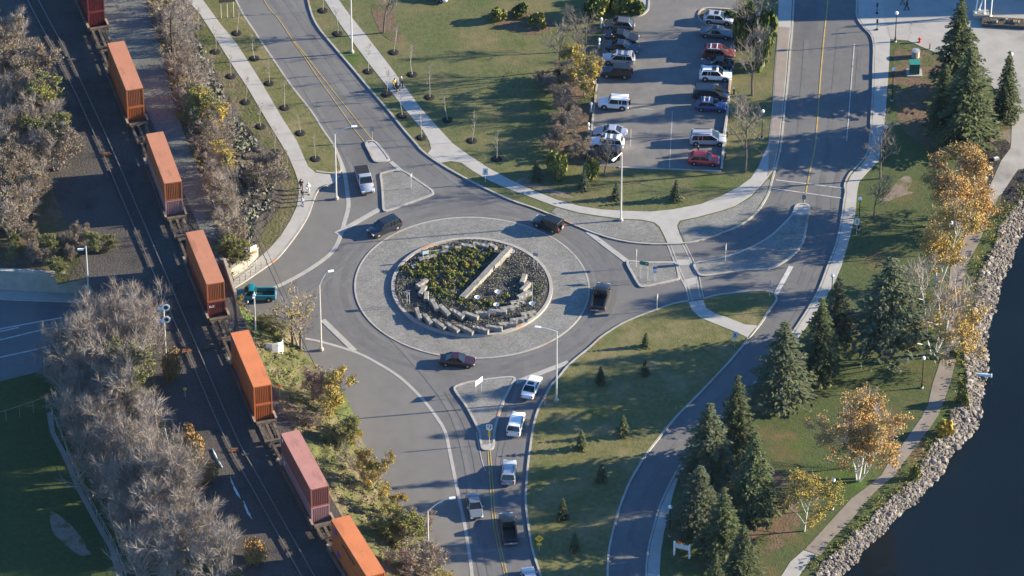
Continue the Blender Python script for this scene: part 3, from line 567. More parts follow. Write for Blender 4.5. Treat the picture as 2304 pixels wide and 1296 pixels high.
me = bpy.data.meshes.new_from_object(dg_.evaluated_get(dep)); bpy.data.objects.remove(dg_); me.materials.clear(); me.materials.append(M['white'])
lt = link('lettering', me, boxes[3][0]); lt.rotation_euler = (math.pi/2, 0, math.pi/2); lt.location = (CL/2 + .02, -.98, 1.75)
# well cars
M['well'] = noisy('well_car_steel', [((.085,.055,.045),(.13,.085,.07),1.2,7), ((.05,.035,.03),(.07,.05,.045),.4,5,.5,.2)])
M['tan_lit'] = noisy('sunlit_tan_steel', [((.24,.19,.14),(.33,.265,.20),1.5,7)])  # sill caps: their sunlit look is put into this lighter tan
M['tan'] = noisy('dusty_steel', [((.075,.058,.048),(.16,.125,.098),1.5,7), ((.04,.032,.028),(.06,.05,.042),.7,6,.5,.12)])
def wellcar(c, d, gap, label):
    t = thing('well_car', (c.x, c.y, ZT), label, 'rail car', 'well cars of the train', math.atan2(d.y, d.x)); hl = CL/2 + 1.0
    for sy in (-1, 1):
        b = MB(); b.box((0, sy * 1.36, .72), (hl * 2, .14, .95)); b.box((0, sy * 1.36, 1.23), (hl * 2, .26, .07)); b.build('side_sill', M['well'], t)
        for e in (-1, 1): b = MB(); b.box((e * (hl - .7), sy * 1.36, 1.29), (1.5, .28, .05)); b.build('sill_cap', M['tan_lit'], t)
    b = MB(); b.box((0, 0, .24), (CL + .6, 2.5, .12)); b.build('floor', M['well'], t)
    for e in (-1, 1):
        b = MB(); x0 = hl; x1 = gap/2 - .15
        b.box((e * (x0 + .15), 0, .98), (.45, 2.5, .35)); b.box((e * (x0 - .9), 0, .42), (.5, 2.5, .2))
        b.box((e * (x1 - .1), 0, 1.0), (.3, 2.3, .16))
        for yy in (-.9, 0, .9): b.box((e * (x0 + x1) / 2, yy, .8), (abs(x1 - x0), .34, .22))
        b.build('end_platform', M['tan'], t)
        b = MB(); b.tube([(e * (x1 - .25), -1.1, 1.05), (e * (x1 - .25), -1.1, 1.75), (e * (x1 - .25), .3, 1.75), (e * (x1 - .25), .3, 1.05)], .035, 5); b.build('hand_rail', M['tan'], t)
        b = MB()
        for xx in (-.55, .55): 
            for yy in (-.72, .72): b.lathe([(.43, -.06), (.43, .06)], (e * (x1 - .5) + xx, yy, .43), 14, 0, Matrix.Rotation(math.pi/2, 3, 'X'))
        b.build('bogie', M['black'], t)
    return t
wl = ['well car under the maroon containers at the top edge','well car under the first faded orange stack below the maroon one','well car under the salmon and mauve stack','well car whose tan end shows by the underpass','well car under the clean orange stack by the white board fence','well car under the pink topped stack','well car under the brightest orange stack at the bottom edge','well car just leaving the frame at the bottom edge']
for i, (c, d, _) in enumerate(cen):
    g = [(cen[k + 1][0] - cen[k][0]).length for k in range(len(cen) - 1)]
    if i < 7: wellcar(c, d, sum(g[max(0, i - 1):i + 1]) / len(g[max(0, i - 1):i + 1]), wl[i])

# ================================================================== VEHICLES
M['glass'] = flat('car_glass', (.012,.016,.02), .05, .6)
M['tyre'] = flat('tyre_rubber', (.02,.02,.02), .8); M['rim'] = flat('alloy_rim', (.55,.55,.56), .3, .5, .6)
M['trim'] = flat('black_trim', (.02,.02,.022), .6); M['lamp'] = flat('headlamp', (.75,.77,.80), .12, .6); M['tail'] = flat('tail_lamp', (.45,.012,.012), .25, .5)
PAINT = {}
def paint(n, c, metal=.0):
    if n not in PAINT: PAINT[n] = flat('paint_' + n, c, .28, .5, metal, coat=.6)
    return PAINT[n]
paint('silver', (.42,.44,.47), .35); paint('white', (.74,.74,.75)); paint('black', (.012,.013,.016)); paint('navy', (.014,.02,.035)); paint('grey', (.12,.125,.135), .3)
paint('maroon', (.028,.009,.013)); paint('darkred', (.13,.012,.016)); paint('red', (.55,.03,.03)); paint('blue', (.02,.035,.16)); paint('teal', (.0,.18,.22)); paint('steel', (.17,.20,.23), .3); paint('lightblue', (.40,.44,.52), .3)
STY = { # L W H belt hood ws rf rr rb tail wheel
 'sedan': (4.55,1.76,1.42,.90,.80,1.28,2.02,1.55,.72,.92,.32), 'suv': (4.45,1.80,1.70,1.04,.96,1.18,1.85,.45,.10,1.04,.36), 'hatch': (4.2,1.74,1.50,.94,.86,1.10,1.85,.75,.18,.94,.32),
 'van': (4.95,1.92,1.74,1.02,.94,.95,1.95,.40,.10,1.02,.34), 'boxy': (4.2,1.78,1.78,1.08,1.02,1.32,1.70,.22,.08,1.08,.38), 'pickup': (5.5,1.92,1.82,1.08,1.02,1.45,2.10,2.75,2.55,1.06,.39)}
WH = {}
def wheels(r):
    if r not in WH:
        q = Matrix.Rotation(math.pi/2, 3, 'X')
        a = MB(); a.lathe([(r*.66,-.11),(r*.95,-.11),(r,-.07),(r,.07),(r*.95,.11),(r*.66,.11)], (0,0,0), 16, 0, q)
        c = MB(); c.lathe([(r*.12,-.125),(r*.64,-.114),(r*.66,-.10),(r*.66,.10),(r*.64,.114),(r*.12,.125)], (0,0,0), 16, 0, q)
        WH[r] = (a.mesh('wheel', M['tyre'], 35), c.mesh('rim', M['rim'], 35))
    return WH[r]
def vehicle(style, col, rear, front, label, cat='car', z=0.0, opts=(), L=None, name=None, group=None):
    L0,W,H,belt,hood,ws,rf,rr,rb,tail,wr = STY[style]
    a, f = P(*rear, z), P(*front, z); c = (a + f) / 2; d = f - a; L = L or L0
    t = thing(name or {'pickup':'pickup_truck','van':'minivan','suv':'suv_car','boxy':'offroad_car'}.get(style, style + '_car'), (c.x, c.y, z), label, cat, group, math.atan2(d.y, d.x))
    pm = PAINT[col]; h = L / 2; w = W / 2; x_ws, x_rf, x_rr, x_rb = h - ws, h - rf, -h + rr, -h + rb
    def ring(x, z0, z1, k):
        v = w * k; hz = z1 - z0; s = [(.88*v, z0), (v, z0 + .2*hz), (v, z0 + .62*hz), (.965*v, z1 - .08), (.86*v, z1)]
        return [(x, y, q) for y, q in s] + [(x, -y, q) for y, q in reversed(s)]
    b = MB()
    if style == 'pickup':
        xb = x_rb - .02
        sec = [(h, .45, .72, .84), (h-.10, .32, hood-.14, .94), (h-.5, .28, hood-.05, .99), (x_ws, .28, belt-.02, 1), (x_rb + .5, .28, belt, 1), (xb, .28, belt, 1)]
    else:
        sec = [(h, .42, .64, .80), (h-.10, .28, hood-.16, .92), (h-.45, .22, hood-.06, .985), (x_ws, .22, belt-.03, 1), ((x_ws+x_rb)/2, .22, belt, 1), (x_rb, .22, tail, .99), (-h+.12, .28, tail-.05, .94), (-h, .42, tail-.2, .86)]
        if rb < .3: sec = sec[:5] + [(-h+.35, .22, belt, .99), (-h+.06, .28, belt-.02, .95), (-h, .42, belt-.18, .88)]
    rows = [ring(*s) for s in sec]; b.grid(rows[::-1], 0, close=True); b.cap(rows[0], 0, True); b.cap(rows[-1], 0)
    if style == 'pickup':
        x0, x1 = -h, xb - .03; l = x1 - x0
        for s_ in (-1, 1): b.box(((x0+x1)/2, s_*(w-.09), .74), (l, .18, .72))
        b.box((x0 + .05, 0, .76), (.1, W - .37, .66)); b.box(((x0+x1)/2, 0, .55), (l - .15, W - .37, .1), m=1)
        b.box((-h - .06, 0, .5), (.14, W*.9, .16), m=2)
        if 'tonneau' in opts: b.box(((x0+x1)/2, 0, 1.10), (l + .02, W - .1, .05), m=1)
    wb, wt = .93 * w, (.74 if style in ('sedan', 'hatch') else .80) * w
    # roof, pillars
    o = [(x_rf, wt), (x_rr, wt), (x_rr, -wt), (x_rf, -wt)]
    n = [[(x + (.03 if x == x_rf else -.03), y * 1.04, H - .10) for x, y in o], [(x, y, H - .03) for x, y in o], [(x + (-.12 if x == x_rf else .12), y * .88, H) for x, y in o]]
    b.grid(n, 0, close=True); b.cap(n[-1], 0)
    for s_ in (-1, 1):
        e = .012
        b.beam((x_ws, s_*(wb+e), belt-.03), (x_rf, s_*(wt+e), H-.08), .07, .07); b.beam((x_rb if rb > .3 else x_rb + .12, s_*(wb+e), belt-.03), (x_rr, s_*(wt+e), H-.08), .10, .17 if style != 'pickup' else .1)
        xm = (x_rf + x_rr) / 2 + (.05 if style != 'pickup' else 99)
        if style != 'pickup':
            b.beam((xm, s_*(wb+e), belt-.03), (xm, s_*(wt+e), H-.08), .06, .08)
            if style in ('suv', 'van', 'boxy'): b.beam((x_rr + .75, s_*(wb+e), belt-.03), (x_rr + .75, s_*(wt+e), H-.08), .06, .11)
        for x in (h - .86, -h + .86):
            q = Matrix.Rotation(math.pi/2, 3, 'X'); b.lathe([(wr + .075, -.012), (wr + .075, .012)], (x, s_*(w - .004), wr + .01), 16, 1, q)
        b.beam((h-1.3, s_*(w-.02), .30), (-h+1.3, s_*(w-.02), .30), .06, .12, m=1)
    b.box((h - .02, 0, .55), (.06, W*.55, .16), m=1)
    body = b.build('body', [pm, M['trim'], M['rim']], t, 40)
    g = MB()
    lo = [(x_ws, wb*.99), (x_rb if rb > .3 else x_rb + .08, wb*.99)]; hi = [(x_rf, wt*.985), (x_rr, wt*.985)]
    r0 = [(lo[0][0], lo[0][1], belt-.04), (lo[1][0], lo[1][1], belt-.04), (lo[1][0], -lo[1][1], belt-.04), (lo[0][0], -lo[0][1], belt-.04)]
    r1 = [(hi[0][0], hi[0][1], H-.07), (hi[1][0], hi[1][1], H-.07), (hi[1][0], -hi[1][1], H-.07), (hi[0][0], -hi[0][1], H-.07)]
    g.grid([r0, r1], close=True); g.build('windows', M['glass'], t)
    tm, rm = wheels(wr)
    for x in (h - .86, -h + .86):
        for s_ in (-1, 1):
            k = link('wheel', tm, t); k.location = (x, s_*(w - .11), wr); link('rim', rm, k)
    for s_ in (-1, 1):
        q = MB(); q.box((h - .09, s_*w*.68, hood - .26), (.2, .36, .15)); q.build('headlight', M['lamp'], t)
        q = MB(); zt = (tail if style == 'sedan' else belt) - .2
        q.box((-h + .06, s_*w*.80, zt), (.14, .20, .15 if style == 'sedan' else .24)); q.build('taillight', M['tail'], t)
        q = MB(); q.box((x_ws - .25, s_*(w + .10), belt + .07), (.14, .2, .14)); q.build('wing_mirror', pm if 'redmirror' not in opts else M['tail'], t)
    q = MB(); q.box((-h - (.02 if style != 'pickup' else .14), 0, .62), (.03, .32, .15)); q.build('number_plate', M['white'], t)
    if 'rails' in opts or 'bars' in opts:
        q = MB()
        for s_ in (-1, 1): q.beam((x_rf - .25, s_*wt*.86, H + .04), (x_rr + .25, s_*wt*.86, H + .04), .05, .06)
        if 'bars' in opts:
            for x in ((x_rf*.7 + x_rr*.3), (x_rf*.3 + x_rr*.7)): q.beam((x, -wt*.95, H + .08), (x, wt*.95, H + .08), .12, .06)
        q.build('roof_rack', M['offwhite'] if 'whitebars' in opts else M['trim'], t)
    if 'sunroof' in opts:
        q = MB(); x = x_rf - .55; q.box((x, 0, H + .004), (.62, wt*1.25, .02)); q.build('sunroof', M['glass'], t)
    if 'spare' in opts:
        k = link('spare_wheel', tm, t); k.location = (-h - .1, 0, .95); k.rotation_euler = (0, 0, math.pi/2); link('rim', rm, k)
    return t
V = vehicle; ZK = ZL + .02
V('pickup','silver',(812,388),(829,441),'silver pickup truck with black bed cover entering the roundabout from the north road','pickup truck',opts=('tonneau','redmirror'))
V('suv','navy',(893,508),(838,531),'dark navy suv circling the north west side of the roundabout','car',opts=('rails',),L=4.7)
V('boxy','black',(1257,521),(1209,503),'black boxy off-road car with rear spare wheel on the north east side of the roundabout','car',opts=('spare',))
V('pickup','black',(1344,703),(1358,650),'black pickup truck heading north on the east side of the roundabout','pickup truck')
V('sedan','maroon',(991,816),(1067,821),'dark maroon sedan circling the south side of the roundabout','car')
V('sedan','white',(1186,900),(1206,857),'white sedan with sunroof waiting at the give way band beside the tall lamp','car',opts=('sunroof',))
V('suv','white',(1155,984),(1167,940),'white suv second in the queue, beside the tip of the splitter island','car')
V('suv','silver',(1143,1093),(1147,1049),'silver suv with roof rails third in the queue south of the roundabout','car',opts=('rails',),L=4.4)
V('sedan','steel',(1062,1123),(1073,1170),'grey blue sedan driving away from the roundabout on the south road','car')
V('pickup','black',(1149,1227),(1139,1168),'black pickup truck with lit tail lamps fourth in the queue on the south road','pickup truck')
V('sedan','silver',(1198,1335),(1187,1289),'silver car cut off by the bottom edge on the south road','car')
V('pickup','teal',(600,671),(545,671),'teal pickup truck with open dark bed driving towards the underpass','pickup truck')
V('sedan','navy',(500,684),(535,690),'dark car half hidden behind the yellow bush beside the train','car')
G1 = 'cars parked along the left side of the car park'; G2 = 'cars parked along the right side of the car park'
for s_, c_, r_, f_, lb, op in (
 ('hatch','grey',(1430,66),(1358,59),'dark grey hatchback, topmost in the left row of the car park',()), ('sedan','black',(1366,85),(1433,94),'black sedan second from the top of the left row, facing out',()),
 ('sedan','navy',(1369,109),(1431,117),'dark sedan squeezed above the silver suv with roof rails in the left row',()), ('suv','silver',(1430,143),(1354,138),'silver suv with black roof rails in the left row',('rails','bars')),
 ('boxy','black',(1419,172),(1354,168),'black boxy car parked below the silver suv in the left row',('spare',)), ('boxy','white',(1417,243),(1345,238),'white silver boxy off-road car with spare wheel parked alone in the left row',('spare',)),
 ('sedan','lightblue',(1413,308),(1334,301),'pale silver sedan above the white suv in the lower left row',()), ('suv','white',(1407,332),(1327,326),'white suv with black roof bars in the lower left row',('rails','bars')),
 ('suv','black',(1394,358),(1326,352),'black suv lowest in the left row, behind the bare bush',('rails',))):
    V(s_, c_, r_, f_, lb, 'car', ZK, op, group=G1)
for s_, c_, r_, f_, lb, op in (
 ('hatch','silver',(1583,46),(1650,52),'silver hatchback with sunroof, topmost in the right row by the hedge',('sunroof',)), ('sedan','grey',(1577,77),(1647,84),'grey sedan with sunroof second from the top of the right row',('sunroof',)),
 ('suv','darkred',(1580,126),(1655,130),'dark red suv with pale roof rack in the right row',('bars','whitebars')), ('sedan','black',(1648,152),(1582,148),'black sedan wedged between the dark red and the white suv',()),
 ('suv','white',(1574,175),(1645,178),'white suv with sunroof in the right row',('sunroof','rails')), ('van','navy',(1558,217),(1641,222),'dark minivan above the blue hatchback in the right row',()),
 ('hatch','blue',(1564,243),(1634,247),'blue hatchback with two white roof bars in the right row',('bars','whitebars')), ('van','silver',(1551,320),(1634,321),'silver minivan in the right row above the red car',('rails',)),
 ('hatch','red',(1550,364),(1617,368),'red hatchback lowest in the right row of the car park',())):
    V(s_, c_, r_, f_, lb, 'car', ZK, op, group=G2)
V('sedan','white',(955,-14),(1003,2),'pale car half cut off by the top edge above the lawn','car',ZL)
# ================================================================== PLANTS
def quad(b, p, s, rr, up=.3, el=1.0, m=0):
    n = Vector((rr.gauss(0, 1), rr.gauss(0, 1), rr.gauss(0, 1) + up)).normalized(); a = n.cross(Vector((rr.uniform(-1, 1), rr.uniform(-1, 1), rr.uniform(-1, 1)))).normalized()
    c = n.cross(a); a, c = a * s * el * .5, c * s * .5; b.face([p - a - c, p + a - c, p + a + c, p - a + c], m)
def rdir(rr, d, ang):
    a = d.cross(Vector((rr.uniform(-1, 1), rr.uniform(-1, 1), rr.uniform(-1, 1)))).normalized(); return (Matrix.Rotation(ang, 3, a) @ d).normalized()
def woody(seed, h, stems=1, rad=1.0, spread=.55, dens=1.0, tw_len=.75, tw_w=.045, leaf=0, leaf_s=.2, clear=.18, up=.25, leafz=(0, 1), nleaf=5):
    """bare or thinly leaved broadleaf: returns trunk, twig and leaf meshes builders"""
    rr = random.Random(seed); T, W_, F = MB(), MB(), MB()
    def twig(p, d, L):
        for k in range(2):
            d2 = rdir(rr, d, rr.uniform(.15, .75)); d2.z += .15; q = p + d2 * L * rr.uniform(.6, 1.1); s_ = d2.cross(Vector((rr.uniform(-1, 1), rr.uniform(-1, 1), .3))).normalized() * tw_w * .5
            W_.face([p - s_, p + s_, q + s_ * .3, q - s_ * .3])
            f = (q.z / h)
            if leaf and rr.random() < leaf and leafz[0] <= f <= leafz[1]:
                for _ in range(nleaf): quad(F, p.lerp(q, rr.uniform(.3, 1)) + Vector((rr.gauss(0, .12), rr.gauss(0, .12), rr.gauss(0, .12))), leaf_s * rr.uniform(.6, 1.2), rr)
    def branch(p, d, L, r, lv):
        n = 4; pts = [p]; q = p
        for i in range(n):
            d = rdir(rr, d, rr.uniform(0, .28)); d.z += up * .25; d.normalize(); q = q + d * L / n; pts.append(q)
        (T if lv < 2 else W_).tube(pts, [r * (1 - .7 * i / n) for i in range(n + 1)], (6, 4, 3)[min(lv, 2)], cap=False)
        if lv == 2:
            for i in range(int(5 * dens)): 
                t = rr.uniform(.25, 1) * n; k = min(n - 1, int(t)); twig(pts[k].lerp(pts[k + 1], t - k), rdir(rr, (pts[-1] - p).normalized(), rr.uniform(.2, .8)), tw_len)
            return
        for i in range(int((9 if lv == 0 else 6) * (dens if lv else 1) ** .5)):
            t = rr.uniform(clear if lv == 0 else .2, 1) * n; k = min(n - 1, int(t)); bp = pts[k].lerp(pts[k + 1], t - k); f = t / n
            branch(bp, rdir(rr, (pts[k + 1] - pts[k]).normalized(), rr.uniform(.45, .95)), L * (spread if lv == 0 else .55) * (1.15 - .55 * f) * rr.uniform(.8, 1.1), max(r * (.5 - .2 * f), .028 * rad), lv + 1)
    for s_ in range(stems):
        a = s_ * 2 * math.pi / stems + rr.uniform(0, 1); tilt = 0.05 if stems == 1 else rr.uniform(.2, .42)
        branch(Vector((.15 * math.cos(a) * (stems > 1), .15 * math.sin(a) * (stems > 1), -.1)), Vector((math.cos(a) * tilt, math.sin(a) * tilt, 1)).normalized(), h * .86 * rr.uniform(.85, 1), h * .016 * rad, 0)
    return T, W_, F
M['bark'] = noisy('grey_bark', [((.19,.165,.148),(.30,.262,.235),3,6)], rand=.15); M['twig'] = noisy('grey_brown_twigs', [((.205,.182,.168),(.305,.272,.25),.5,5), ((.235,.19,.155),(.30,.245,.205),.35,4,.52,.12)], rand=.2)
M['twig_dark'] = noisy('brown_twigs', [((.215,.182,.165),(.305,.262,.235),.5,5)], rand=.2); M['birchbark'] = noisy('white_birch_bark', [((.52,.49,.45),(.68,.65,.60),1.5,7), ((.12,.10,.09),(.2,.17,.15),2.5,5,.62,.06)])
M['citybark'] = noisy('dark_bark', [((.09,.08,.073),(.15,.132,.12),3,6)]); M['citytwig'] = noisy('dark_grey_twigs', [((.13,.115,.107),(.21,.187,.172),.5,5)], rand=.15)
M['sapbark'] = noisy('pale_bark', [((.40,.37,.33),(.50,.47,.42),3,5)])
def leafm(n, a, c, rand=.15, a2=None, c2=None):
    ly = [(a, c, .9, 5)]
    if a2: ly.append((a2, c2, .45, 4, .5, .12))
    m = noisy(n, ly, rough=.75, spec=.2, rand=rand); return m
M['lf_yellow'] = leafm('yellow_leaves', (.33,.24,.045), (.42,.31,.07), .15, (.20,.20,.045), (.28,.25,.06)); M['lf_orange'] = leafm('orange_leaves', (.40,.235,.075), (.47,.295,.10), .1, (.31,.225,.075), (.37,.27,.095))
M['lf_gold'] = leafm('golden_leaves', (.35,.235,.065), (.42,.29,.085), .12, (.28,.22,.05), (.36,.27,.07)); M['lf_ygreen'] = leafm('yellow_green_leaves', (.135,.145,.038), (.20,.20,.055), .2, (.085,.105,.028), (.125,.14,.038))
M['lf_brown'] = leafm('russet_leaves', (.17,.13,.09), (.23,.18,.125), .2, (.135,.125,.062), (.19,.17,.085)); M['lf_green'] = leafm('dark_green_leaves', (.045,.075,.022), (.075,.105,.03), .2, (.10,.12,.03), (.15,.15,.04))
M['needle'] = leafm('spruce_needles', (.045,.062,.03), (.095,.112,.046), .2, (.115,.115,.045), (.165,.152,.065)); M['needle_b'] = leafm('blue_spruce_needles', (.058,.074,.044), (.104,.12,.066), .2, (.115,.115,.052), (.155,.148,.07))
M['pinebark'] = noisy('conifer_bark', [((.10,.075,.06),(.17,.13,.105),3,6)])
M['heather'] = leafm('dark_heather', (.125,.125,.115), (.20,.197,.18), .1, (.10,.125,.075), (.155,.18,.11))
def tree(name, loc, builders, mats, label, cat, group=None, rz=0, sc=1, parts=('trunk', 'crown', 'leaves')):
    t = thing(name, loc, label, cat, group, rz, sc)
    for b, m, n in zip(builders, mats, parts):
        if b.f: link(n, b if isinstance(b, bpy.types.Mesh) else b.mesh(n, m), t)
    return t
def protos(name, specs, mats, parts=('trunk', 'crown', 'leaves')):
    out = []
    for kw in specs: out.append([b.mesh(n, m) if b.f else None for b, m, n in zip(woody(**kw), mats, parts)])
    return out
def place(name, ms, loc, label, cat, group, rz, sc, parts=('trunk', 'crown', 'leaves')):
    t = thing(name, loc, label, cat, group, rz, sc)
    for me, n in zip(ms, parts):
        if me: link(n, me, t)
    return t
thin = protos('thin', [dict(seed=s_, h=8, stems=3, spread=.42, dens=1.0, tw_len=.85, tw_w=.028, clear=.12, up=.45) for s_ in (5, 6, 7)], (M['bark'], M['twig'], M['lf_yellow']))
thinb = protos('thinb', [dict(seed=s_, h=8, stems=4, spread=.42, dens=1.0, tw_len=.75, tw_w=.03, leaf=lf, leaf_s=.12, clear=.08, nleaf=4) for s_, lf in ((8,.14),(9,.22))], (M['bark'], M['twig_dark'], M['lf_brown']))
wisp = protos('wisp', [dict(seed=15, h=8, stems=3, spread=.45, dens=.9, tw_len=.9, tw_w=.028, leaf=.22, leaf_s=.12, clear=.15, nleaf=5, leafz=(.45, 1.2))], (M['bark'], M['twig'], M['lf_yellow']))
# six bare thicket kinds, some with a few leaves left
bare = protos('bare', [dict(seed=s_, h=8, stems=st, spread=sp, dens=1.25, tw_len=1.0, tw_w=.028, clear=.12, up=.45) for s_, st, sp in ((1,3,.42),(2,2,.5),(3,4,.4),(4,3,.45))], (M['bark'], M['twig'], M['lf_yellow']))
leafy = protos('leafy', [dict(seed=s_, h=8, stems=st, spread=.45, dens=1.4, tw_len=.8, tw_w=.04, leaf=lf, leaf_s=.15, clear=.12, nleaf=12) for s_, st, lf in ((11,3,.22),(12,2,.32),(13,3,.16))], (M['bark'], M['twig'], M['lf_yellow']))
leafg = protos('leafg', [dict(seed=s_, h=8, stems=3, spread=.45, dens=1.4, tw_len=.8, tw_w=.04, leaf=.42, leaf_s=.15, clear=.1, nleaf=8) for s_ in (21, 22)], (M['bark'], M['twig'], M['lf_ygreen']))
leafb = protos('leafb', [dict(seed=s_, h=8, stems=4, spread=.45, dens=1.6, tw_len=.75, tw_w=.04, leaf=lf, leaf_s=.14, clear=.08, nleaf=5) for s_, lf in ((31,.12),(32,.24))], (M['bark'], M['twig_dark'], M['lf_brown']))
def in_poly(x, y, pg):
    c = False; n = len(pg)
    for i in range(n):
        (x1, y1), (x2, y2) = pg[i], pg[i - 1]
        if (y1 > y) != (y2 > y) and x < (x2 - x1) * (y - y1) / (y2 - y1) + x1: c = not c
    return c
def thicket(pg, n, zf, hr, mix, name, label, group, dmin=1.6, seed=5):
    rr = random.Random(seed); xs = [p[0] for p in pg]; ys = [p[1] for p in pg]; got = []; tries = 0
    while len(got) < n and tries < 6000:
        tries += 1; px, py = rr.uniform(min(xs), max(xs)), rr.uniform(min(ys), max(ys))
        if not in_poly(px, py, pg): continue
        z = zf(px, py); p = P(px, py, z)
        if any((p - q).length < dmin for q in got): continue
        got.append(p); h = rr.uniform(*hr); kind = rr.choices(mix, [m[1] for m in mix])[0]; ms = rr.choice(kind[0])
        place(kind[3] if len(kind) > 3 else name, ms, p, kind[2] if len(kind) > 2 else label, 'tree', group if len(kind) < 5 else kind[4], rr.uniform(0, 6.28), (h / 8 * rr.uniform(.85, 1.2),) * 2 + (h / 8,))
def zsouth(px, py):                                     # height of the slope left of the tracks
    k = max(0, min(1, (px - (120 + (py - 850) * .42)) / 190)); return .2 + 3.3 * k
LT = 'bare grey brown tree packed in the thicket on the left side of the tracks'; LTG = 'bare trees of the left thicket'
LY = 'tree with scattered yellow green leaves among the bare ones left of the tracks'; LYG = 'yellow leaved trees of the left thicket'
thicket([(125,850),(235,795),(330,775),(335,860),(338,950),(352,1050),(400,1120),(455,1170),(495,1225),(545,1330),(330,1350),(285,1250),(240,1180),(200,1090),(150,980)], 54, zsouth, (7.5, 10.5), [(bare, .97), (leafg[:1], .03, LY, 'green_tree', LYG)], 'bare_tree', LT, LTG, 2.0, 5)
thicket([(120,830),(330,770),(340,820),(140,880)], 9, lambda a, c: .2, (9.5, 11.5), [(bare, 1)], 'bare_tree', LT, LTG, 2.2, 8)
NT = 'brown grey tree in the upper left thicket across the empty track'; NTG = 'trees of the upper left thicket'
thicket([(-60,120),(20,110),(70,180),(110,260),(120,340),(140,390),(70,470),(60,540),(-60,560)], 40, lambda a, c: 3.2, (6, 8.5), [(leafb, .35, 'russet brown tree in the upper left thicket across the empty track', 'russet_tree', 'russet trees of the upper left thicket'), (bare, .5), (leafg, .12, 'yellow green tree in the upper left thicket across the empty track', 'green_tree', 'yellow green trees of the upper left thicket')], 'bare_tree', NT, NTG, 2.0, 6)
thicket([(20,560),(110,545),(240,540),(260,590),(150,603),(20,598)], 12, lambda a, c: 3.2, (2.4, 3.6), [(leafg, .7, 'low yellow green bush above the shaded retaining wall', 'green_bush', 'bushes above the retaining wall'), (leafb, .3, 'low russet bush above the shaded retaining wall', 'russet_bush', 'russet bushes above the retaining wall')], 'bush', 'bush', 'g', 1.6, 9)
def znorth(px, py):
    i = 0; return 2.4
MT = 'bare brown tree in the strip between the gravel yard and the left pavement'; MTG = 'bare trees of the strip beside the gravel yard'
thicket([(345,-30),(390,-30),(425,110),(462,220),(498,330),(528,440),(550,520),(535,560),(510,560),(490,480),(462,390),(430,290),(400,190),(372,90)], 34, lambda a, c: 2.6, (4.2, 6.2), [(thin, .6), (thinb, .34, 'russet tree in the strip between the gravel yard and the left pavement', 'russet_tree', 'russet trees of the strip beside the gravel yard'), (leafy, .06, 'yellow leaved tree in the strip beside the gravel yard', 'yellowing_tree', 'yellow trees of the strip beside the gravel yard')], 'bare_tree', MT, MTG, 1.7, 7)
def one(ms, px, py, z, hp, label, name, cat='tree', wd=1.0, rz=None, group=None):
    h = hpx(py, hp); return place(name, ms, P(px, py, z), label, cat, group, rnd.uniform(0, 6.28) if rz is None else rz, (h / 8 * wd, h / 8 * wd, h / 8))
one(leafg[0], 450, 290, 2.2, 78, 'bright yellow green tree in the strip beside the upper orange containers', 'yellow_green_tree', wd=1.3); one(leafg[1], 520, 590, 1.6, 60, 'yellow green tree just above the sunlit retaining wall', 'yellow_green_tree', wd=1.3)
one(leafb[0], 520, 575, 1.6, 75, 'ochre bush on the slope above the orange striped panel', 'ochre_bush', wd=1.2)
one(leafb[1], 600, 420, 1.2, 62, 'low russet bush on the black mulch slope above the walkers', 'russet_bush', wd=1.6); one(leafb[0], 590, 395, 1.4, 50, 'smaller russet bush on the upper part of the black mulch slope', 'russet_bush', wd=1.5)
one(leafy[1], 533, 712, .4, 46, 'small yellow tree hiding the dark car beside the train', 'yellow_tree', wd=.75); one(wisp[0], 676, 783, .3, 118, 'wide half bare yellow tree at the corner by the wooden pole', 'yellow_tree', wd=1.1, rz=.8)
one(leafg[1], 605, 752, .8, 40, 'dark green spreading bush above the white board fence', 'green_bush', wd=2.0); one(leafy[2], 596, 800, 1.2, 30, 'little yellow bush left of the white board fence', 'yellow_bush', wd=1.3)
for k, (px, py, z, hp, ms, w_, lb, nm) in enumerate(((745,940,1.0,95,leafy[1],1.0,'yellow tree leaning over the edge of the smooth pavement','yellow_tree'),(705,900,2.0,70,leafb[0],1.1,'russet tree beside the orange stack on the grass bank','russet_tree'),(760,905,.6,60,bare[0],1.0,'small bare tree by the white stone at the pavement edge','bare_tree'),
   (770,1010,.8,65,leafg[0],1.2,'dark yellow green bush halfway down the grass bank','green_bush'),(795,1060,.9,75,bare[1],.9,'bare grey tree among yellow bushes on the grass bank','bare_tree'),(835,1110,.4,95,leafy[0],.75,'narrow yellow tree at the foot of the grass bank','yellow_tree'),
   (790,1000,.4,50,leafy[1],1.2,'yellow bush by the road at the middle of the grass bank','yellow_bush'),(880,1170,.6,70,leafy[1],.9,'upright yellow bush left of the dark green shrub','yellow_bush'),(905,1235,.6,85,leafg[1],1.25,'large dark yellow green shrub by the bottom lamp post','green_bush'),
   (945,1205,.3,62,leafb[1],1.0,'russet bush touching the bottom lamp post','russet_bush'),(940,1310,.5,85,leafb[0],1.5,'wide pinkish russet bush at the bottom edge beside the road','russet_bush'),(1000,1340,.3,45,leafy[2],1.3,'yellow bush cut by the bottom edge','yellow_bush'),(700,960,2.3,40,leafb[1],1.4,'low brown bush beside the well car on the bank','russet_bush'))):
    one(ms, px, py, z, hp, lb, nm, wd=w_)

one(leafg[1], 130, 615, 3.2, 34, 'bright green bush right at the top of the retaining wall', 'green_bush', wd=1.7)
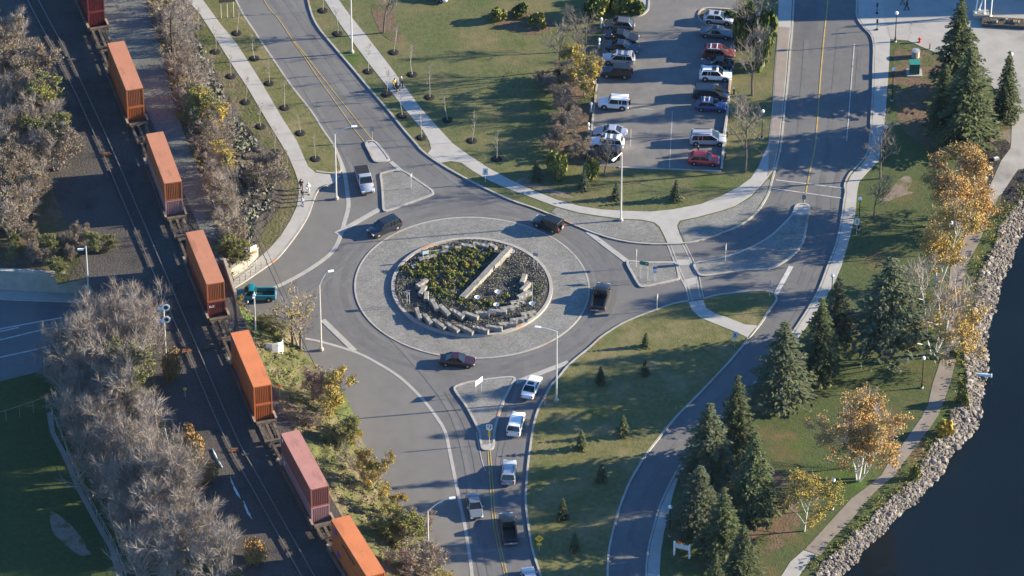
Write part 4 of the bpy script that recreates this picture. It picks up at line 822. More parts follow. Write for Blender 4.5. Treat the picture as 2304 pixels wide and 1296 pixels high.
# --- bare trees round the car park and the shore road
city = protos('city', [dict(seed=s_, h=8, stems=1, spread=.5, dens=1.1, tw_len=.85, tw_w=.03, clear=.3, up=.4) for s_ in (41, 42, 43)], (M['citybark'], M['citytwig'], M['lf_yellow']))
for px, py, hp, i, w_, lb in ((863,74,120,0,1.0,'bare tree on the russet patch near the top edge'),(1260,160,120,1,.95,'bare tree on the lawn left of the yellow tree'),(1312,170,120,2,1.0,'bare tree at the upper left corner of the car park'),(1300,115,95,0,1.1,'bare tree above the yellow tree by the car park'),
    (1693,214,170,1,.95,'tall bare tree right of the white suv in the car park'),(1677,387,165,2,.85,'tall bare tree right of the red car'),(1690,112,110,0,1.1,'bare tree beside the dark hedge at the top'),(1702,60,90,1,1.2,'bare tree at the top right corner of the car park'),
    (1967,487,105,0,1.0,'bare tree by the shore road lamp'),(1981,402,120,2,1.0,'bare tree where the shore pavement bends'),(1360,395,85,1,1.0,'grey bare bush hiding the lowest black suv'),(1680,300,80,0,1.0,'small bare tree beside the silver minivan'),(1275,258,75,1,.9,'bare shrub tree at the curved edge of the lawn'),(1290,330,70,2,.9,'bare shrub tree in the russet border by the car park')):
    one(city[i], px, py, ZL, hp, lb, 'bare_tree', wd=w_)
one(leafy[1], 1316, 218, ZL, 110, 'yellow leaved tree at the left edge of the car park', 'yellow_tree', wd=.9)
for k, (px, py, hp) in enumerate(((1235,205,34),(1258,235,36),(1275,262,36),(1268,292,36),(1255,322,40),(1245,342,36),(1290,300,40),(1300,350,36),(1280,205,40),(1268,182,36),(1300,270,30),(1222,188,26))):
    one(leafb[k % 2], px, py, ZL, hp, 'low russet shrub in the curved border between lawn and car park', 'russet_shrub', 'shrub', 1.5, None, 'russet shrubs of the curved border')
# --- leafy shrubs and hedges
def shrub_mesh(seed, n=700, s_=.2, sq=.8, lobes=7):
    rr = random.Random(seed); b = MB(); T = MB(); cs = [(Vector((rr.uniform(-.55, .55), rr.uniform(-.55, .55), rr.uniform(.3, .75) * sq)), rr.uniform(.28, .5)) for _ in range(lobes)]
    for i in range(n):
        c, r = rr.choice(cs); d = Vector((rr.gauss(0, 1), rr.gauss(0, 1), rr.gauss(.25, 1))).normalized(); p = c + d * r * rr.uniform(.6, 1.08); p.z = max(.03, p.z); quad(b, p, s_ * rr.uniform(.6, 1.3), rr, .4)
    for c, r in cs: T.tube([(0, 0, -.05), c * .6, c], [.05, .03, .015], 4)
    return T, b
def shrubs(mt, seeds, **k): return [[b.mesh(nm, m) for b, m, nm in zip(shrub_mesh(q, **k), (M['bark'], mt), ('stems', 'foliage'))] for q in seeds]
SG = shrubs(M['lf_ygreen'], (51, 52), n=900, s_=.17); SD = shrubs(M['lf_green'], (53, 54), n=900, s_=.17); SY = shrubs(M['lf_yellow'], (55,), n=700, s_=.18)
def shrub(ms, px, py, wpx, hp, label, name='shrub', z=ZL, cat='shrub', group=None):
    s_ = wpx / 17.3 / 2; h = hpx(py, hp); return place(name, ms, P(px, py, z), label, cat, group, rnd.uniform(0, 6.28), (s_, s_, h), ('stems', 'foliage'))
M['lf_straw'] = leafm('straw_leaves', (.25,.165,.07), (.33,.22,.10), .15, (.17,.145,.06), (.23,.19,.08))
ST_ = shrubs(M['lf_straw'], (56, 57), n=3200, s_=.065, lobes=12)
for ms, px, py, w_, hp, lb in ((ST_[0],388,852,52,70,'golden brown bush beside the signal mast'),(ST_[1],428,1040,72,70,'tall straw coloured bush right of the leaning pole'),(ST_[0],462,1082,62,48,'lower straw coloured bush between the leaning pole and the empty track'),(ST_[1],430,1000,50,40,'small straw coloured bush at the upper end of the straw bushes'),(ST_[0],575,1262,60,50,'straw coloured bush beside the empty track near the bottom edge')):
    shrub(ms, px, py, w_, hp, lb, 'straw_bush', 3.6)
for ms, px, py, w_, hp, lb in ((SG[0],1352,35,70,45,'yellow green shrub at the top left corner of the car park'),(SD[0],1335,42,50,40,'dark green shrub behind the topmost left parked car'),(SG[1],1395,22,60,38,'yellow green shrub above the pale corner pavement'),(SD[1],1428,32,45,28,'low dark green shrub by the corner kerb of the car park'),
    (SD[0],1608,38,60,16,'clipped dark hedge piece above the topmost right parked car'),(SD[1],1638,42,50,18,'hedge piece right of the topmost right parked car'),(SD[0],1668,90,80,85,'dark green shrub right of the grey sedan'),(SD[1],1718,150,60,90,'dark green shrub beside the brown pavement'),(SD[0],1722,95,70,80,'dark green shrub at the end of the long building shadow'),
    (SG[1],1262,392,60,50,'round yellow green shrub on the lawn between two small spruces'),(SG[0],1330,398,48,42,'yellow green shrub beside the bare bush by the car park'),(SD[1],1257,188,26,34,'small round evergreen left of the yellow tree'),
    (SG[0],2163,908,36,30,'bright yellow green shrub on the edge of the rocks by the path'),(SY[0],2128,980,44,32,'golden shrub on the edge of the rocks where the path bends'),(SG[0],2060,1075,30,26,'low yellow green shrub among the rocks below the golden shrub'),(SG[1],2150,800,24,16,'tiny green shrub beside the path'),
    (SD[0],720,815,1,1,'')):
    if lb: shrub(ms, px, py, w_, hp, lb)
for k, (px, py) in enumerate(((1350,5),(1372,8),(1425,6),(1120,48),(1168,30),(1210,60))):
    shrub((SG[0], SD[0], SG[1])[k % 3], px, py, 50, 24, 'low mixed shrub along the top edge of the lawn', 'low_shrub', group='low shrubs along the top of the lawn')
# --- spruces
def spruce(seed, R_=.19, whorls=26, spray=9, mtn=1.0, droop=.35, base=.06, tq=.05, gap=1.0):
    rr = random.Random(seed); T, b = MB(), MB(); T.tube([(0, 0, -.01), (0, 0, .5), (0, 0, .98)], [.017, .010, .002], 6)
    for i in range(whorls):
        f = (i + rr.uniform(-.3, .3)) / whorls; f = max(0, f); z = base + (1 - base) * f + rr.uniform(-.01, .01); rad = R_ * (1 - f) ** .8 * (1 if f > .1 else .72 + f * 2.8) + .008
        nb = 8 if f < .7 else 6
        for k in range(nb):
            a = k * 2 * math.pi / nb + i * 1.1 + rr.uniform(-.3, .3); L = rad * rr.choice((rr.uniform(.45, .8), rr.uniform(.8, 1.0), rr.uniform(.9, 1.3))) * gap; d = Vector((math.cos(a), math.sin(a), 0)); sd = Vector((-d.y, d.x, 0)); n = max(3, int(spray * (1 - f) ** .5))
            for j in range(n):
                t = (j + .6) / n; p = Vector((0, 0, z)) + d * L * t + Vector((0, 0, -droop * L * t * t + .06 * L))
                for q in range(4):
                    o = p + sd * rr.uniform(-1, 1) * L * .30 * (1 - t * .6) + Vector((0, 0, rr.uniform(-.012, .008))); s_ = tq * rr.uniform(.45, .95) * (.55 + .5 * (1 - f))
                    u = (d * rr.uniform(.5, 1) + sd * rr.uniform(-.8, .8) + Vector((0, 0, rr.uniform(-.55, .15)))).normalized() * s_; v = u.cross(Vector((rr.uniform(-.6, .6), rr.uniform(-.6, .6), 1))).normalized() * s_ * .32
                    b.face([o - u * .5 - v * .6, o - u * .2 + v, o + u * .8, o + u * .1 - v])
    return T, b
def sp_mesh(s_, nm, **k):
    T, b = spruce(s_, **k); return [T.mesh('trunk', M['pinebark']), b.mesh('crown', M[nm])]
BIG = [sp_mesh(61, 'needle', whorls=36, spray=14, R_=.185, tq=.034), sp_mesh(62, 'needle', whorls=32, spray=14, R_=.20, tq=.037, base=.1), sp_mesh(63, 'needle_b', whorls=30, spray=14, R_=.24, tq=.040, base=.1)]
SML = [sp_mesh(64, 'needle_b', whorls=14, spray=6, R_=.30, tq=.12, base=.04), sp_mesh(65, 'needle', whorls=14, spray=6, R_=.28, tq=.12, base=.04)]
PIN = [sp_mesh(66, 'needle_b', whorls=22, spray=16, R_=.33, tq=.045, base=.2, droop=.1, gap=1.05)]
for ms, px, py, hp, w_, lb in ((BIG[1],2151,212,207,1.3,'tall spruce whose tip reaches the top edge beside the pale plaza'),(BIG[0],2172,327,215,1.55,'broad spruce standing in front of the one that reaches the top edge'),(BIG[1],2122,300,150,1.35,'dark spruce crowding the left side of the broad one'),(BIG[0],2262,270,152,1.05,'smaller lone spruce beside the path by the plaza'),
    (PIN[0],1994,815,240,1.1,'broad dark pine with bare lower trunk between the birches and the shore road'),(BIG[2],1883,770,150,1.25,'dark spruce close behind the pavement of the shore road'),(BIG[1],1843,858,190,1.25,'olive spruce left of the broad pine'),(BIG[2],1760,914,195,1.45,'wide blue green spruce overhanging the by-pass road'),
    (BIG[0],1655,1030,190,1.25,'slim pointed spruce beside the by-pass road'),(BIG[2],1592,1085,185,1.4,'blue green spruce at the kerb left of the slim pointed one'),(BIG[1],1694,1172,205,1.3,'olive spruce standing on the russet leaf carpet'),(BIG[2],1572,1205,165,1.5,'dense blue green spruce over the lower pavement'),
    (BIG[0],1625,1262,172,1.4,'olive spruce behind the white signboard'),(BIG[1],1668,1345,170,1.4,'spruce cut by the bottom edge right of the signboard'),(BIG[0],1608,1390,150,1.1,'spruce tip rising from the bottom edge below the signboard')):
    h = hpx(py, hp); place('spruce_tree', ms, P(px, py, ZL), lb, 'tree', 'conifers of the waterside park', rnd.uniform(0, 6.28), (h * w_, h * w_, h), ('trunk', 'crown'))
for i, (px, py, hp, lb) in enumerate(((1207,404,43,'small blue spruce left of the round shrub'),(1314,424,42,'small blue spruce on the lawn left of the lamp post'),(1387,447,36,'small spruce half hidden by the white lamp post'),(1521,449,44,'small blue spruce standing alone below the car park'),
    (1453,780,33,'young spruce near the top of the central lawn'),(1351,863,40,'young spruce nearest the lamp post on the central lawn'),(1451,843,35,'young spruce in the tree shadow on the central lawn'),(1402,980,48,'young spruce in the middle of the central lawn'),(1308,1010,45,'young spruce beside the queue of cars'),(1353,1082,44,'young spruce swallowed by shade on the central lawn'),(1266,1166,47,'young spruce with pale tip low on the central lawn'),(1293,1238,42,'dark young spruce near the yellow diamond sign'))):
    h = hpx(py, hp); place('young_spruce', SML[0 if i < 4 else 1], P(px, py, ZL), lb, 'tree', 'young spruces on the lawns', rnd.uniform(0, 6.28), (h,) * 3, ('trunk', 'crown'))
# --- birches
bk = (M['birchbark'], M['twig'], M['lf_orange'])
def birch(seed, lm, px, py, hp, label, stems=3, leaf=.8, w_=1.0, **k):
    T, W_, F = woody(seed=seed, h=8, stems=stems, spread=.55, dens=1.5, tw_len=.85, tw_w=.03, leaf=leaf, leaf_s=.095, clear=.1, up=.3, rad=.7, **k)
    h = hpx(py, hp); tree('birch_tree', P(px, py, ZL), (T, W_, F), (M['birchbark'], M['twig'], M[lm]), label, 'tree', 'birches along the waterside path', 0, (h / 8 * w_, h / 8 * w_, h / 8))
birch(71, 'lf_orange', 2152, 512, 150, 'orange birch with several white stems beside the upper path', 4, .62, 1.1, nleaf=12)
birch(72, 'lf_gold', 2110, 642, 162, 'slim golden birch with thin white trunk', 2, .62, .95, nleaf=12)
birch(73, 'lf_gold', 2098, 800, 182, 'half bare birch with pinkish top and golden lower leaves next to the path', 3, .62, .95, leafz=(0, .7), nleaf=12)
birch(74, 'lf_orange', 1930, 1080, 172, 'wide orange birch with many pale stems beside the lower path', 4, .55, 1.0, nleaf=12)
birch(75, 'lf_yellow', 1810, 1195, 128, 'small yellow birch with white trunk left of the lamp', 1, .7, 1.25, nleaf=12)
birch(76, 'lf_gold', 1955, 1050, 145, 'thin leafless white birch behind the wide orange one', 2, .0, .7)
# --- saplings in mulch rings
sap = protos('sapling', [dict(seed=s_, h=8, stems=1, spread=.22, dens=.5, tw_len=.5, tw_w=.03, clear=.3, up=.9, rad=.5) for s_ in (81, 82, 83)], (M['sapbark'], M['twig'], M['lf_yellow']), ('trunk', 'crown', 'leaves'))
ring = MB(); ring.lathe([(.78, -.05), (.74, .05), (.5, .13), (.15, .10)], (0, 0, 0), 14); rng = ring.mesh('mulch_ring', M['mulchring'], 60)
ROWS = ((  'left side of the left pavement', [(447,62),(485,117),(520,172),(553,230),(587,285),(619,342),(643,399)], 62), ('strip between left pavement and road', [(533,75),(573,132),(606,188),(641,243),(676,300),(710,358)], 62),
        ('strip between road and right pavement', [(727,24),(760,76),(829,161),(870,213),(905,260),(949,310)], 70), ('edge of the big lawn', [(886,118),(928,168),(967,219),(1007,270),(1062,317),(1118,358)], 76))
for row, pts, hp in ROWS:
    for k, (px, py) in enumerate(pts):
        p = P(px, py, ZL); o = tag(link('mulch_ring', rng), kind='structure'); o.location = p
        h = hpx(py, hp) * rnd.uniform(.85, 1.1)
        place('sapling', sap[k % 3], p, 'thin bare young tree in a black mulch ring, ' + row, 'young tree', 'young trees, ' + row, rnd.uniform(0, 6.28), (h / 8,) * 3)
one(sap[0], 2044, 97, ZL, 52, 'little reddish leafless sapling at the edge of the plaza', 'sapling')
# ================================================================== ROUNDABOUT GARDEN
def Q(x, y, z=.3): return P(860 + x / 5.185, 520 + y / 5.185, z)
ST = [('outer',[((395,890),(440,1010)),((490,965),(570,1065)),((600,1025),(730,1120)),((750,1065),(890,1155)),((900,1095),(1060,1170)),((1060,1105),(1240,1155)),((1210,1100),(1400,1120)),((1360,1075),(1560,1065)),((1490,1030),(1690,1005)),((1620,965),(1790,925))]),
      ('inner',[((520,555),(405,630)),((500,630),(440,725)),((515,700),(510,790)),((570,785),(640,900)),((670,855),(780,960)),((800,905),(950,990)),((940,940),(1120,995)),((1095,940),(1250,955)),((1250,920),(1450,930)),((1380,900),(1590,860)),((1500,830),(1680,790)),((1580,760),(1730,690)),((1625,680),(1715,590)),((1625,590),(1665,495))]),
      ('upper',[((345,410),(430,385)),((430,320),(630,275)),((545,240),(770,215)),((700,180),(920,185)),((870,140),(1080,170)),((1060,130),(1240,170)),((1240,140),(1330,190))])]
WORD = {'outer': 'pale limestone block in the lower outer arc along the bed kerb', 'inner': 'pale limestone block in the inner arc round the middle of the bed', 'upper': 'pale limestone block in the upper arc behind the yellow green shrubs'}
for nm, L_ in ST:
    for i, (a, c) in enumerate(L_):
        zt = .95 if nm != 'upper' else .75; a, c = Q(*a, zt), Q(*c, zt); rr = random.Random(i * 7 + len(nm)); d = c - a; n = 6
        sd = Vector((-d.y, d.x, 0)).normalized(); wd = .27 if nm == 'outer' else .31
        b = MB(); rows = []
        for k in range(n + 1):
            q = a.lerp(c, k / n); j = lambda s_=.05: rr.uniform(-s_, s_); e = .06
            rows.append([q + sd * (wd + j()) + Vector((0, 0, -zt + .12)), q + sd * (wd + j()) + Vector((0, 0, -e + j(.03))), q + sd * (wd - e) + Vector((0, 0, j(.03))), q - sd * (wd - e) + Vector((0, 0, j(.03))), q - sd * (wd + j()) + Vector((0, 0, -e + j(.03))), q - sd * (wd + j()) + Vector((0, 0, -zt + .12))])
        b.grid(rows); b.cap(rows[0]); b.cap(rows[-1], flip=True); cc = (a + c) / 2
        tag(b.build('stone_block', M['stone']), WORD[nm], 'stone block', 'limestone blocks, ' + nm + ' arc of the roundabout bed')
b = MB(); a, c = Q(1490, 178, 1.35), Q(935, 765, .75); rr = random.Random(3); rows = []
for k in range(15):
    f = k / 14; q = a.lerp(c, f); d = (c - a); sd = Vector((-d.y, d.x, 0)).normalized(); wd = .36; j = lambda s_=.04: rr.uniform(-s_, s_)
    rows.append([q + sd * (wd + j()) + Vector((0, 0, -q.z + .1)), q + sd * (wd + j()), q - sd * (wd + j()), q - sd * (wd + j()) + Vector((0, 0, -q.z + .1))])
b.grid(rows); b.cap(rows[0]); b.cap(rows[-1], flip=True); tag(b.build('stone_wall', M['stone']), 'long straight dry stone wall cutting diagonally across the roundabout bed', 'stone wall')
M['moss'] = M['lf_ygreen']
BS = [[b.mesh(nm, m) for b, m, nm in zip(shrub_mesh(q, n=170, s_=.24, sq=.9, lobes=5), (M['bark'], mt), ('stems', 'foliage'))] for q, mt in ((91, M['lf_ygreen']), (92, M['lf_ygreen']), (93, M['lf_yellow']))]
M['lf_bed'] = leafm('bed_shrub_leaves', (.13,.145,.035), (.21,.215,.055), .25, (.065,.085,.025), (.10,.12,.035))
for ms in BS[:2]: ms[1].materials[0] = M['lf_bed']
pgA = [(215,440),(330,430),(420,390),(560,300),(700,230),(850,190),(1080,190),(1260,190),(1290,250),(1220,340),(1130,450),(1020,560),(900,690),(820,770),(1000,790),(1300,840),(1480,760),(1530,800),(1380,880),(1080,930),(900,900),(760,860),(640,800),(560,700),(560,600),(480,560),(300,510)]
rr = random.Random(12); got = []; tr = 0
while len(got) < 135 and tr < 8000:
    tr += 1; x, y = rr.uniform(200, 1540), rr.uniform(180, 930)
    if not in_poly(x, y, pgA): continue
    p = Q(x, y, .3)
    if any((p - q).length < .62 for q in got): continue
    got.append(p); gold = rr.random() < (.10 if y < 700 else .02); s_ = rr.uniform(.30, .58) * (1 if y < 780 else .8)
    place('golden_shrub' if gold else 'low_shrub', BS[2] if gold else BS[rr.randint(0, 1)], p, 'golden yellow clump among the low shrubs of the roundabout bed' if gold else 'low yellow green clump planted in the roundabout bed left of the stone wall', 'shrub',
          'golden clumps in the roundabout bed' if gold else 'yellow green clumps in the roundabout bed', rr.uniform(0, 6), (s_, s_, s_ * 1.1), ('stems', 'foliage'))
hb = MB(); rr = random.Random(15); eb = ellipse((1062, 648), 172, 104, .0157)
cpts = PL(eb); cx = sum(p.x for p in cpts) / len(cpts); cyy = sum(p.y for p in cpts) / len(cpts); rb_ = (max(p.x for p in cpts) - min(p.x for p in cpts)) / 2 - .15
for i in range(17000):
    r = rb_ * math.sqrt(rr.random()); t = rr.uniform(0, 6.2832); p = Vector((cx + r * math.cos(t), cyy + r * math.sin(t), .3))
    n_ = math.sin(p.x * 2.1) + math.sin(p.y * 2.6 + p.x)
    if n_ < -1.1 and rr.random() < .7: continue
    quad(hb, p + Vector((rr.gauss(0, .06), rr.gauss(0, .06), rr.uniform(.02, .26) + .05 * n_)), rr.uniform(.07, .14), rr, 1.2)
tag(hb.build('heather', M['heather']), 'dark grey green heather covering the roundabout bed', 'ground cover', kind='stuff')
for i, (x, y, col, lb) in enumerate(((1515,262,'globe','white bowl shaped uplight beside the top end of the stone wall'),(1345,730,'globe','white bowl shaped uplight in the heather right of the stone wall'),(1110,795,'globe','white bowl shaped uplight near the low end of the stone wall'),(1330,882,'globe','white bowl shaped uplight beside the inner arc of blocks'),(1745,868,'tarp','pale green bowl shaped uplight at the right side of the bed'))):
    p = Q(x, y, .35); t = thing('uplight', p, lb, 'garden light'); b = MB(); b.lathe([(.07, -.1), (.07, .12), (.20, .22), (.38, .38), (.34, .38), (.16, .25)], (0, 0, 0), 14); b.build('bowl', M[col], t, 40)
    b = MB(); b.lathe([(.08, .25), (.08, .31), (.03, .33)], (0, 0, 0), 8); b.build('bulb', M['signback'], t)

# ================================================================== SIGNS
def posts(t, xs, h, r=.035, mt='galv'):
    for x in xs:
        b = MB(); b.tube([(x, 0, -.1), (x, 0, h)], r, 6); b.build('post', M[mt], t)
def sign(name, px, py, hp, label, w_, h_, col, npost=1, rz=0.0, z=ZL, shape='rect', marks=(), cat='road sign', back='signback', mt='galv'):
    """hp: photo pixels from foot to top; faces the camera when rz is 0"""
    H = hpx(py, hp); t = thing(name, P(px, py, z), label, cat, None, rz)
    posts(t, [0] if npost == 1 else [-w_ * .38, w_ * .38], H - .05, mt=mt); b = MB(); zc = H - h_ / 2
    if shape == 'rect': out = [(-w_/2, -h_/2), (w_/2, -h_/2), (w_/2, h_/2), (-w_/2, h_/2)]
    elif shape == 'diamond': out = [(0, -h_/2), (w_/2, 0), (0, h_/2), (-w_/2, 0)]
    elif shape == 'tri': out = [(0, -h_/2), (w_/2, h_/2), (-w_/2, h_/2)]
    else: out = [(w_/2 * math.cos(k * math.pi / 8), h_/2 * math.sin(k * math.pi / 8)) for k in range(16)]
    f = [(x, -.06, zc + y) for x, y in out]; g = [(x, -.035, zc + y) for x, y in out]
    b.face(f, 0); b.face(list(reversed(g)), 1); n = len(out)
    for i in range(n): b.face([f[i], g[i], g[(i + 1) % n], f[(i + 1) % n]], 1)
    b.build('panel', [M[col], M[back]], t)
    for nm, mc, pts in marks:
        c = MB()
        for s_ in pts: c.face([(x * w_, -.066, zc + y * h_) for x, y in s_])
        c.build(nm, M[mc], t)
    return t
def bar(a, b_, w_=.12):
    dx, dy = b_[0] - a[0], b_[1] - a[1]; l = math.hypot(dx, dy); nx, ny = -dy / l * w_ / 2, dx / l * w_ / 2
    return [(a[0] - nx, a[1] - ny), (b_[0] - nx, b_[1] - ny), (b_[0] + nx, b_[1] + ny), (a[0] + nx, a[1] + ny)]
walk = [bar((-.05,.30),(.05,.30),.16), bar((0,.22),(0,-.02),.16), bar((-.22,.10),(.22,.12),.08), bar((0,0),(-.18,-.30),.10), bar((0,0),(.20,-.26),.10)]
X_ = ('symbol', 'black', walk)
sign('crossing_sign', 1092, 411, 32, 'white sign with black symbol on the grass strip by the north east pavement', .72, 1.1, 'white', marks=(X_,))
sign('crossing_sign', 1653, 782, 36, 'white sign with black walking symbol at the edge of the central lawn', .72, 1.1, 'white', marks=(X_,))
sign('crossing_sign', 1927, 527, 36, 'white sign with black symbol beside the shore road pavement', .62, 1.1, 'white', marks=(X_,))
sign('keep_right_sign', 1101, 999, 45, 'white keep right sign with hooked black arrow above a yellow board', .78, .85, 'white', marks=(('symbol', 'black', [bar((-.28,.12),(-.1,.28),.22), bar((.05,-.3),(.25,.05),.16), bar((.25,0),(.25,.32),.12), bar((.08,.3),(.3,.3),.1)]),))
o = bpy.data.objects['keep_right_sign']; b = MB(); H = hpx(999, 45); b.box((0, -.05, H - .85 - .62), (.30, .04, 1.05)); b.build('hazard_board', M['yellow_sign'], o)
sign('chevron_board', 1077, 886, 34, 'sunlit yellow white board on two posts at the top of the splitter island', 1.5, .75, 'globe', 2, R(52), cat='road sign')
sign('warning_sign', 1213, 1240, 38, 'yellow diamond roundabout warning sign with yellow tab on the central lawn', 1.15, 1.15, 'yellow_sign', shape='diamond', marks=(('symbol', 'black', [bar((-.16,-.05),(-.02,.16),.08), bar((.02,.17),(.17,.02),.08), bar((.15,-.05),(-.08,-.16),.08)]),))
o = bpy.data.objects['warning_sign']; b = MB(); H = hpx(1240, 38); b.box((0, -.05, H - 1.45), (.62, .03, .36)); b.build('speed_tab', M['yellow_sign'], o)
sign('yield_sign', 1226, 911, 20, 'red bordered give way triangle beside the tall lamp post', .8, .7, 'red', shape='tri', marks=(('symbol', 'white', [[(0,-.26),(.27,.34),(-.27,.34)]]),))
sign('yield_sign', 925, 424, 32, 'give way sign seen edge on at the side of the north island', .7, .7, 'signback', rz=R(65), shape='tri')
sign('keep_right_sign', 838, 318, 34, 'grey backed sign pair at the tip of the north splitter', .55, .9, 'signback')
sign('direction_sign', 1449, 628, 40, 'green direction sign on two posts on the east island', 1.25, .62, 'green_sign', 2, R(-16), marks=(('arrow', 'white', [bar((.18,-.12),(.34,.12),.1), bar((.20,.12),(.34,.12),.1)]),))
sign('route_marker', 1473, 633, 34, 'round blue route sign with pale tab on the east island', .52, .52, 'blue', shape='disc', marks=(('symbol', 'white', [bar((-.2,-.1),(.2,.15),.14)]),))
o = bpy.data.objects['route_marker']; b = MB(); H = hpx(633, 34); b.box((0, -.05, H - .85), (.46, .03, .55)); b.build('tab', M['tarp'], o)
sign('keep_right_sign', 1431, 601, 40, 'dark narrow sign seen edge on left of the green sign', .5, 1.2, 'signback', rz=R(80))
sign('keep_right_sign', 1632, 588, 38, 'dark narrow sign seen edge on at the north edge of the long island', .6, 1.0, 'signback', rz=R(78))
sign('yield_sign', 1478, 698, 36, 'blue grey sign seen edge on beside the lawn kerb by the crossing', .6, .8, 'signback', rz=R(76))
sign('keep_right_sign', 1731, 664, 34, 'slim pale sign at the tip of the lawn beside the by-pass road', .5, .8, 'signback', rz=R(70))
sign('keep_right_sign', 1808, 472, 34, 'grey backed sign at the tip of the long island on the shore road', .5, .8, 'signback')
pq = lambda x, y: (860 + x / 5.185, 520 + y / 5.185)
sign('chevron_sign', *pq(506,352), 24, 'pale panel on two posts at the upper left of the roundabout bed', .85, .55, 'tarp', 2, R(20))
sign('chevron_sign', *pq(305,868), 32, 'small pale panel on two posts at the left edge of the roundabout bed', .6, .5, 'offwhite', 2, R(-50))
sign('chevron_sign', *pq(1790,440), 36, 'dark backed panel on two posts at the right of the roundabout bed', .7, .5, 'signback', 2, R(-20))
sign('chevron_sign', *pq(1278,1010), 17, 'white panel with orange chevron row in front of the inner block arc', 1.0, .5, 'offwhite', 2, 0)
o = [x for x in bpy.data.objects if x.name.startswith('chevron_sign') and 'orange' in str(x.get('label'))][0]; b = MB(); H = hpx(715, 17)
for k in range(4): b.box((-.42 + k * .27, -.06, H - .68), (.20, .03, .24))
b.build('chevron_row', M['orange'], o)
sign('slim_marker', *pq(1750,860), 55, 'very thin plain post standing at the right of the roundabout bed', .10, .2, 'signback')
sign('hazard_sign', 630, 905, 42, 'small orange diamond sign on the grass bank beside the orange stack', .62, .62, 'orange', shape='diamond', z=2.6)
sign('track_sign', 417, 893, 22, 'small yellow round sign between the tracks and the thicket', .5, .5, 'yellow_sign', shape='disc', z=3.75)
t = sign('billboard', 512, 40, 75, 'big brown boarded sign back on three posts at the top edge', 2.3, 3.2, 'wood', 2, R(10), back='wood', cat='sign board', mt='offwhite'); posts(t, [0], 4.8, mt='offwhite')
sign('wall_panel', 571, 597, 44, 'white panel with an orange stripe above the sunlit retaining wall', 1.0, 1.25, 'white', 2, R(40), marks=(('stripe', 'orange', [bar((-.5,-.30),(.5,-.30),.24)]),), cat='sign board')
t = thing('sign_board', P(1534, 1252, ZL), 'white two post signboard with an orange emblem on top in the waterside park', 'sign board', None, R(-21))
for x in (-.98, .98):
    b = MB(); b.box((x, 0, 1.0), (.2, .2, 2.1)); b.lathe([(.13, 2.03), (.13, 2.1), (.03, 2.2)], (x, 0, 0), 8); b.build('post', M['white'], t)
b = MB(); b.box((0, 0, 1.55), (1.78, .09, .72)); b.build('board', M['offwhite'], t)
b = MB(); b.lathe([(.02, -.05), (.30, -.04), (.30, .04), (.02, .05)], (-.35, 0, 1.98), 12, 0, Matrix.Rotation(math.pi/2, 3, 'X')); b.build('emblem', M['orange'], t)
# ================================================================== LAMPS, POLES
def mast(px, py, hp, label, arm=None, z=ZL, name='street_lamp', r=.12, group=None, ah=0.0):
    """tall lamp; arm = (dx, dy, dz) in metres to its head"""
    H = hpx(py, hp); t = thing(name, P(px, py, z), label, 'street lamp', group)
    b = MB(); b.lathe([(.30, -.05), (.30, .25), (.26, .32), (.14, .34)], (0, 0, 0), 10); b.build('base', M['concrete'], t)
    b = MB(); b.tube([(0, 0, .2), (0, 0, H)], [r, r * .6], 8); b.build('pole', M['galv'], t)
    if arm:
        a = Vector(arm); pts = [Vector((0, 0, H - .05)), Vector((a.x * .3, a.y * .3, H + a.z * .45)), Vector((a.x * .65, a.y * .65, H + a.z * .85)), Vector((a.x, a.y, H + a.z))]
        b = MB(); b.tube(pts, .05, 6); b.build('arm', M['galv'], t)
        d = Vector((a.x, a.y, 0)).normalized(); e = pts[-1]
        b = MB(); b.beam(e - d * .1, e + d * .65, .3, .14); b.beam(e + d * .05 - Vector((0, 0, .09)), e + d * .55 - Vector((0, 0, .09)), .2, .06); b.build('lamp_head', M['globe'], t)
    return t
SL = 'tall street lamps round the roundabout'
mast(792, 118, 175, 'tall white street lamp beside the right pavement, its top beyond the top edge', (-2.2, 0, .5)); mast(757, 447, 142, 'tall street lamp standing in the lay-by north west of the roundabout', (2.3, .3, 1.0))
mast(1397, 496, 150, 'tall white street lamp on the cobbles below the car park', (-.9, -1.2, -.1)); mast(723, 787, 145, 'tall street lamp on the pavement corner west of the roundabout', (1.2, .4, 1.9))
mast(1252, 902, 157, 'tall street lamp at the kerb of the central lawn by the waiting cars', (-2.1, .4, .35)); mast(964, 1266, 120, 'tall street lamp at the bottom beside the russet bush', (2.7, .5, 1.6))
mast(576, 775, 116, 'plain grey street lamp standing in the bushes by the teal pickup', (.0, -.7, .1), z=1.0); mast(202, 700, 145, 'pale street lamp with hooked head among the bare trees on the left', (-.45, 0, -.5), z=0.1)
def globe_lamp(px, py, hp, label, col='black', z=ZL, group='globe lamps of the waterside park', small=False):
    H = hpx(py, hp); t = thing('globe_lamp', P(px, py, z), label, 'street lamp', group); k = .75 if small else 1
    b = MB(); b.lathe([(.24, -.05), (.24, .12), (.17, .18)], (0, 0, 0), 10); b.build('base', M['concrete'], t)
    b = MB(); b.lathe([(.13, .1), (.13, .7), (.07, .85), (.055, H - .55), (.11, H - .5), (.11, H - .42)], (0, 0, 0), 8); b.build('post', M[col], t)
    b = MB(); b.lathe([(.11, H - .42), (.24*k, H - .25), (.26*k, H - .08), (.17*k, H + .05), (.05, H + .12)], (0, 0, 0), 12); b.build('globe', M['globe'], t, 50)
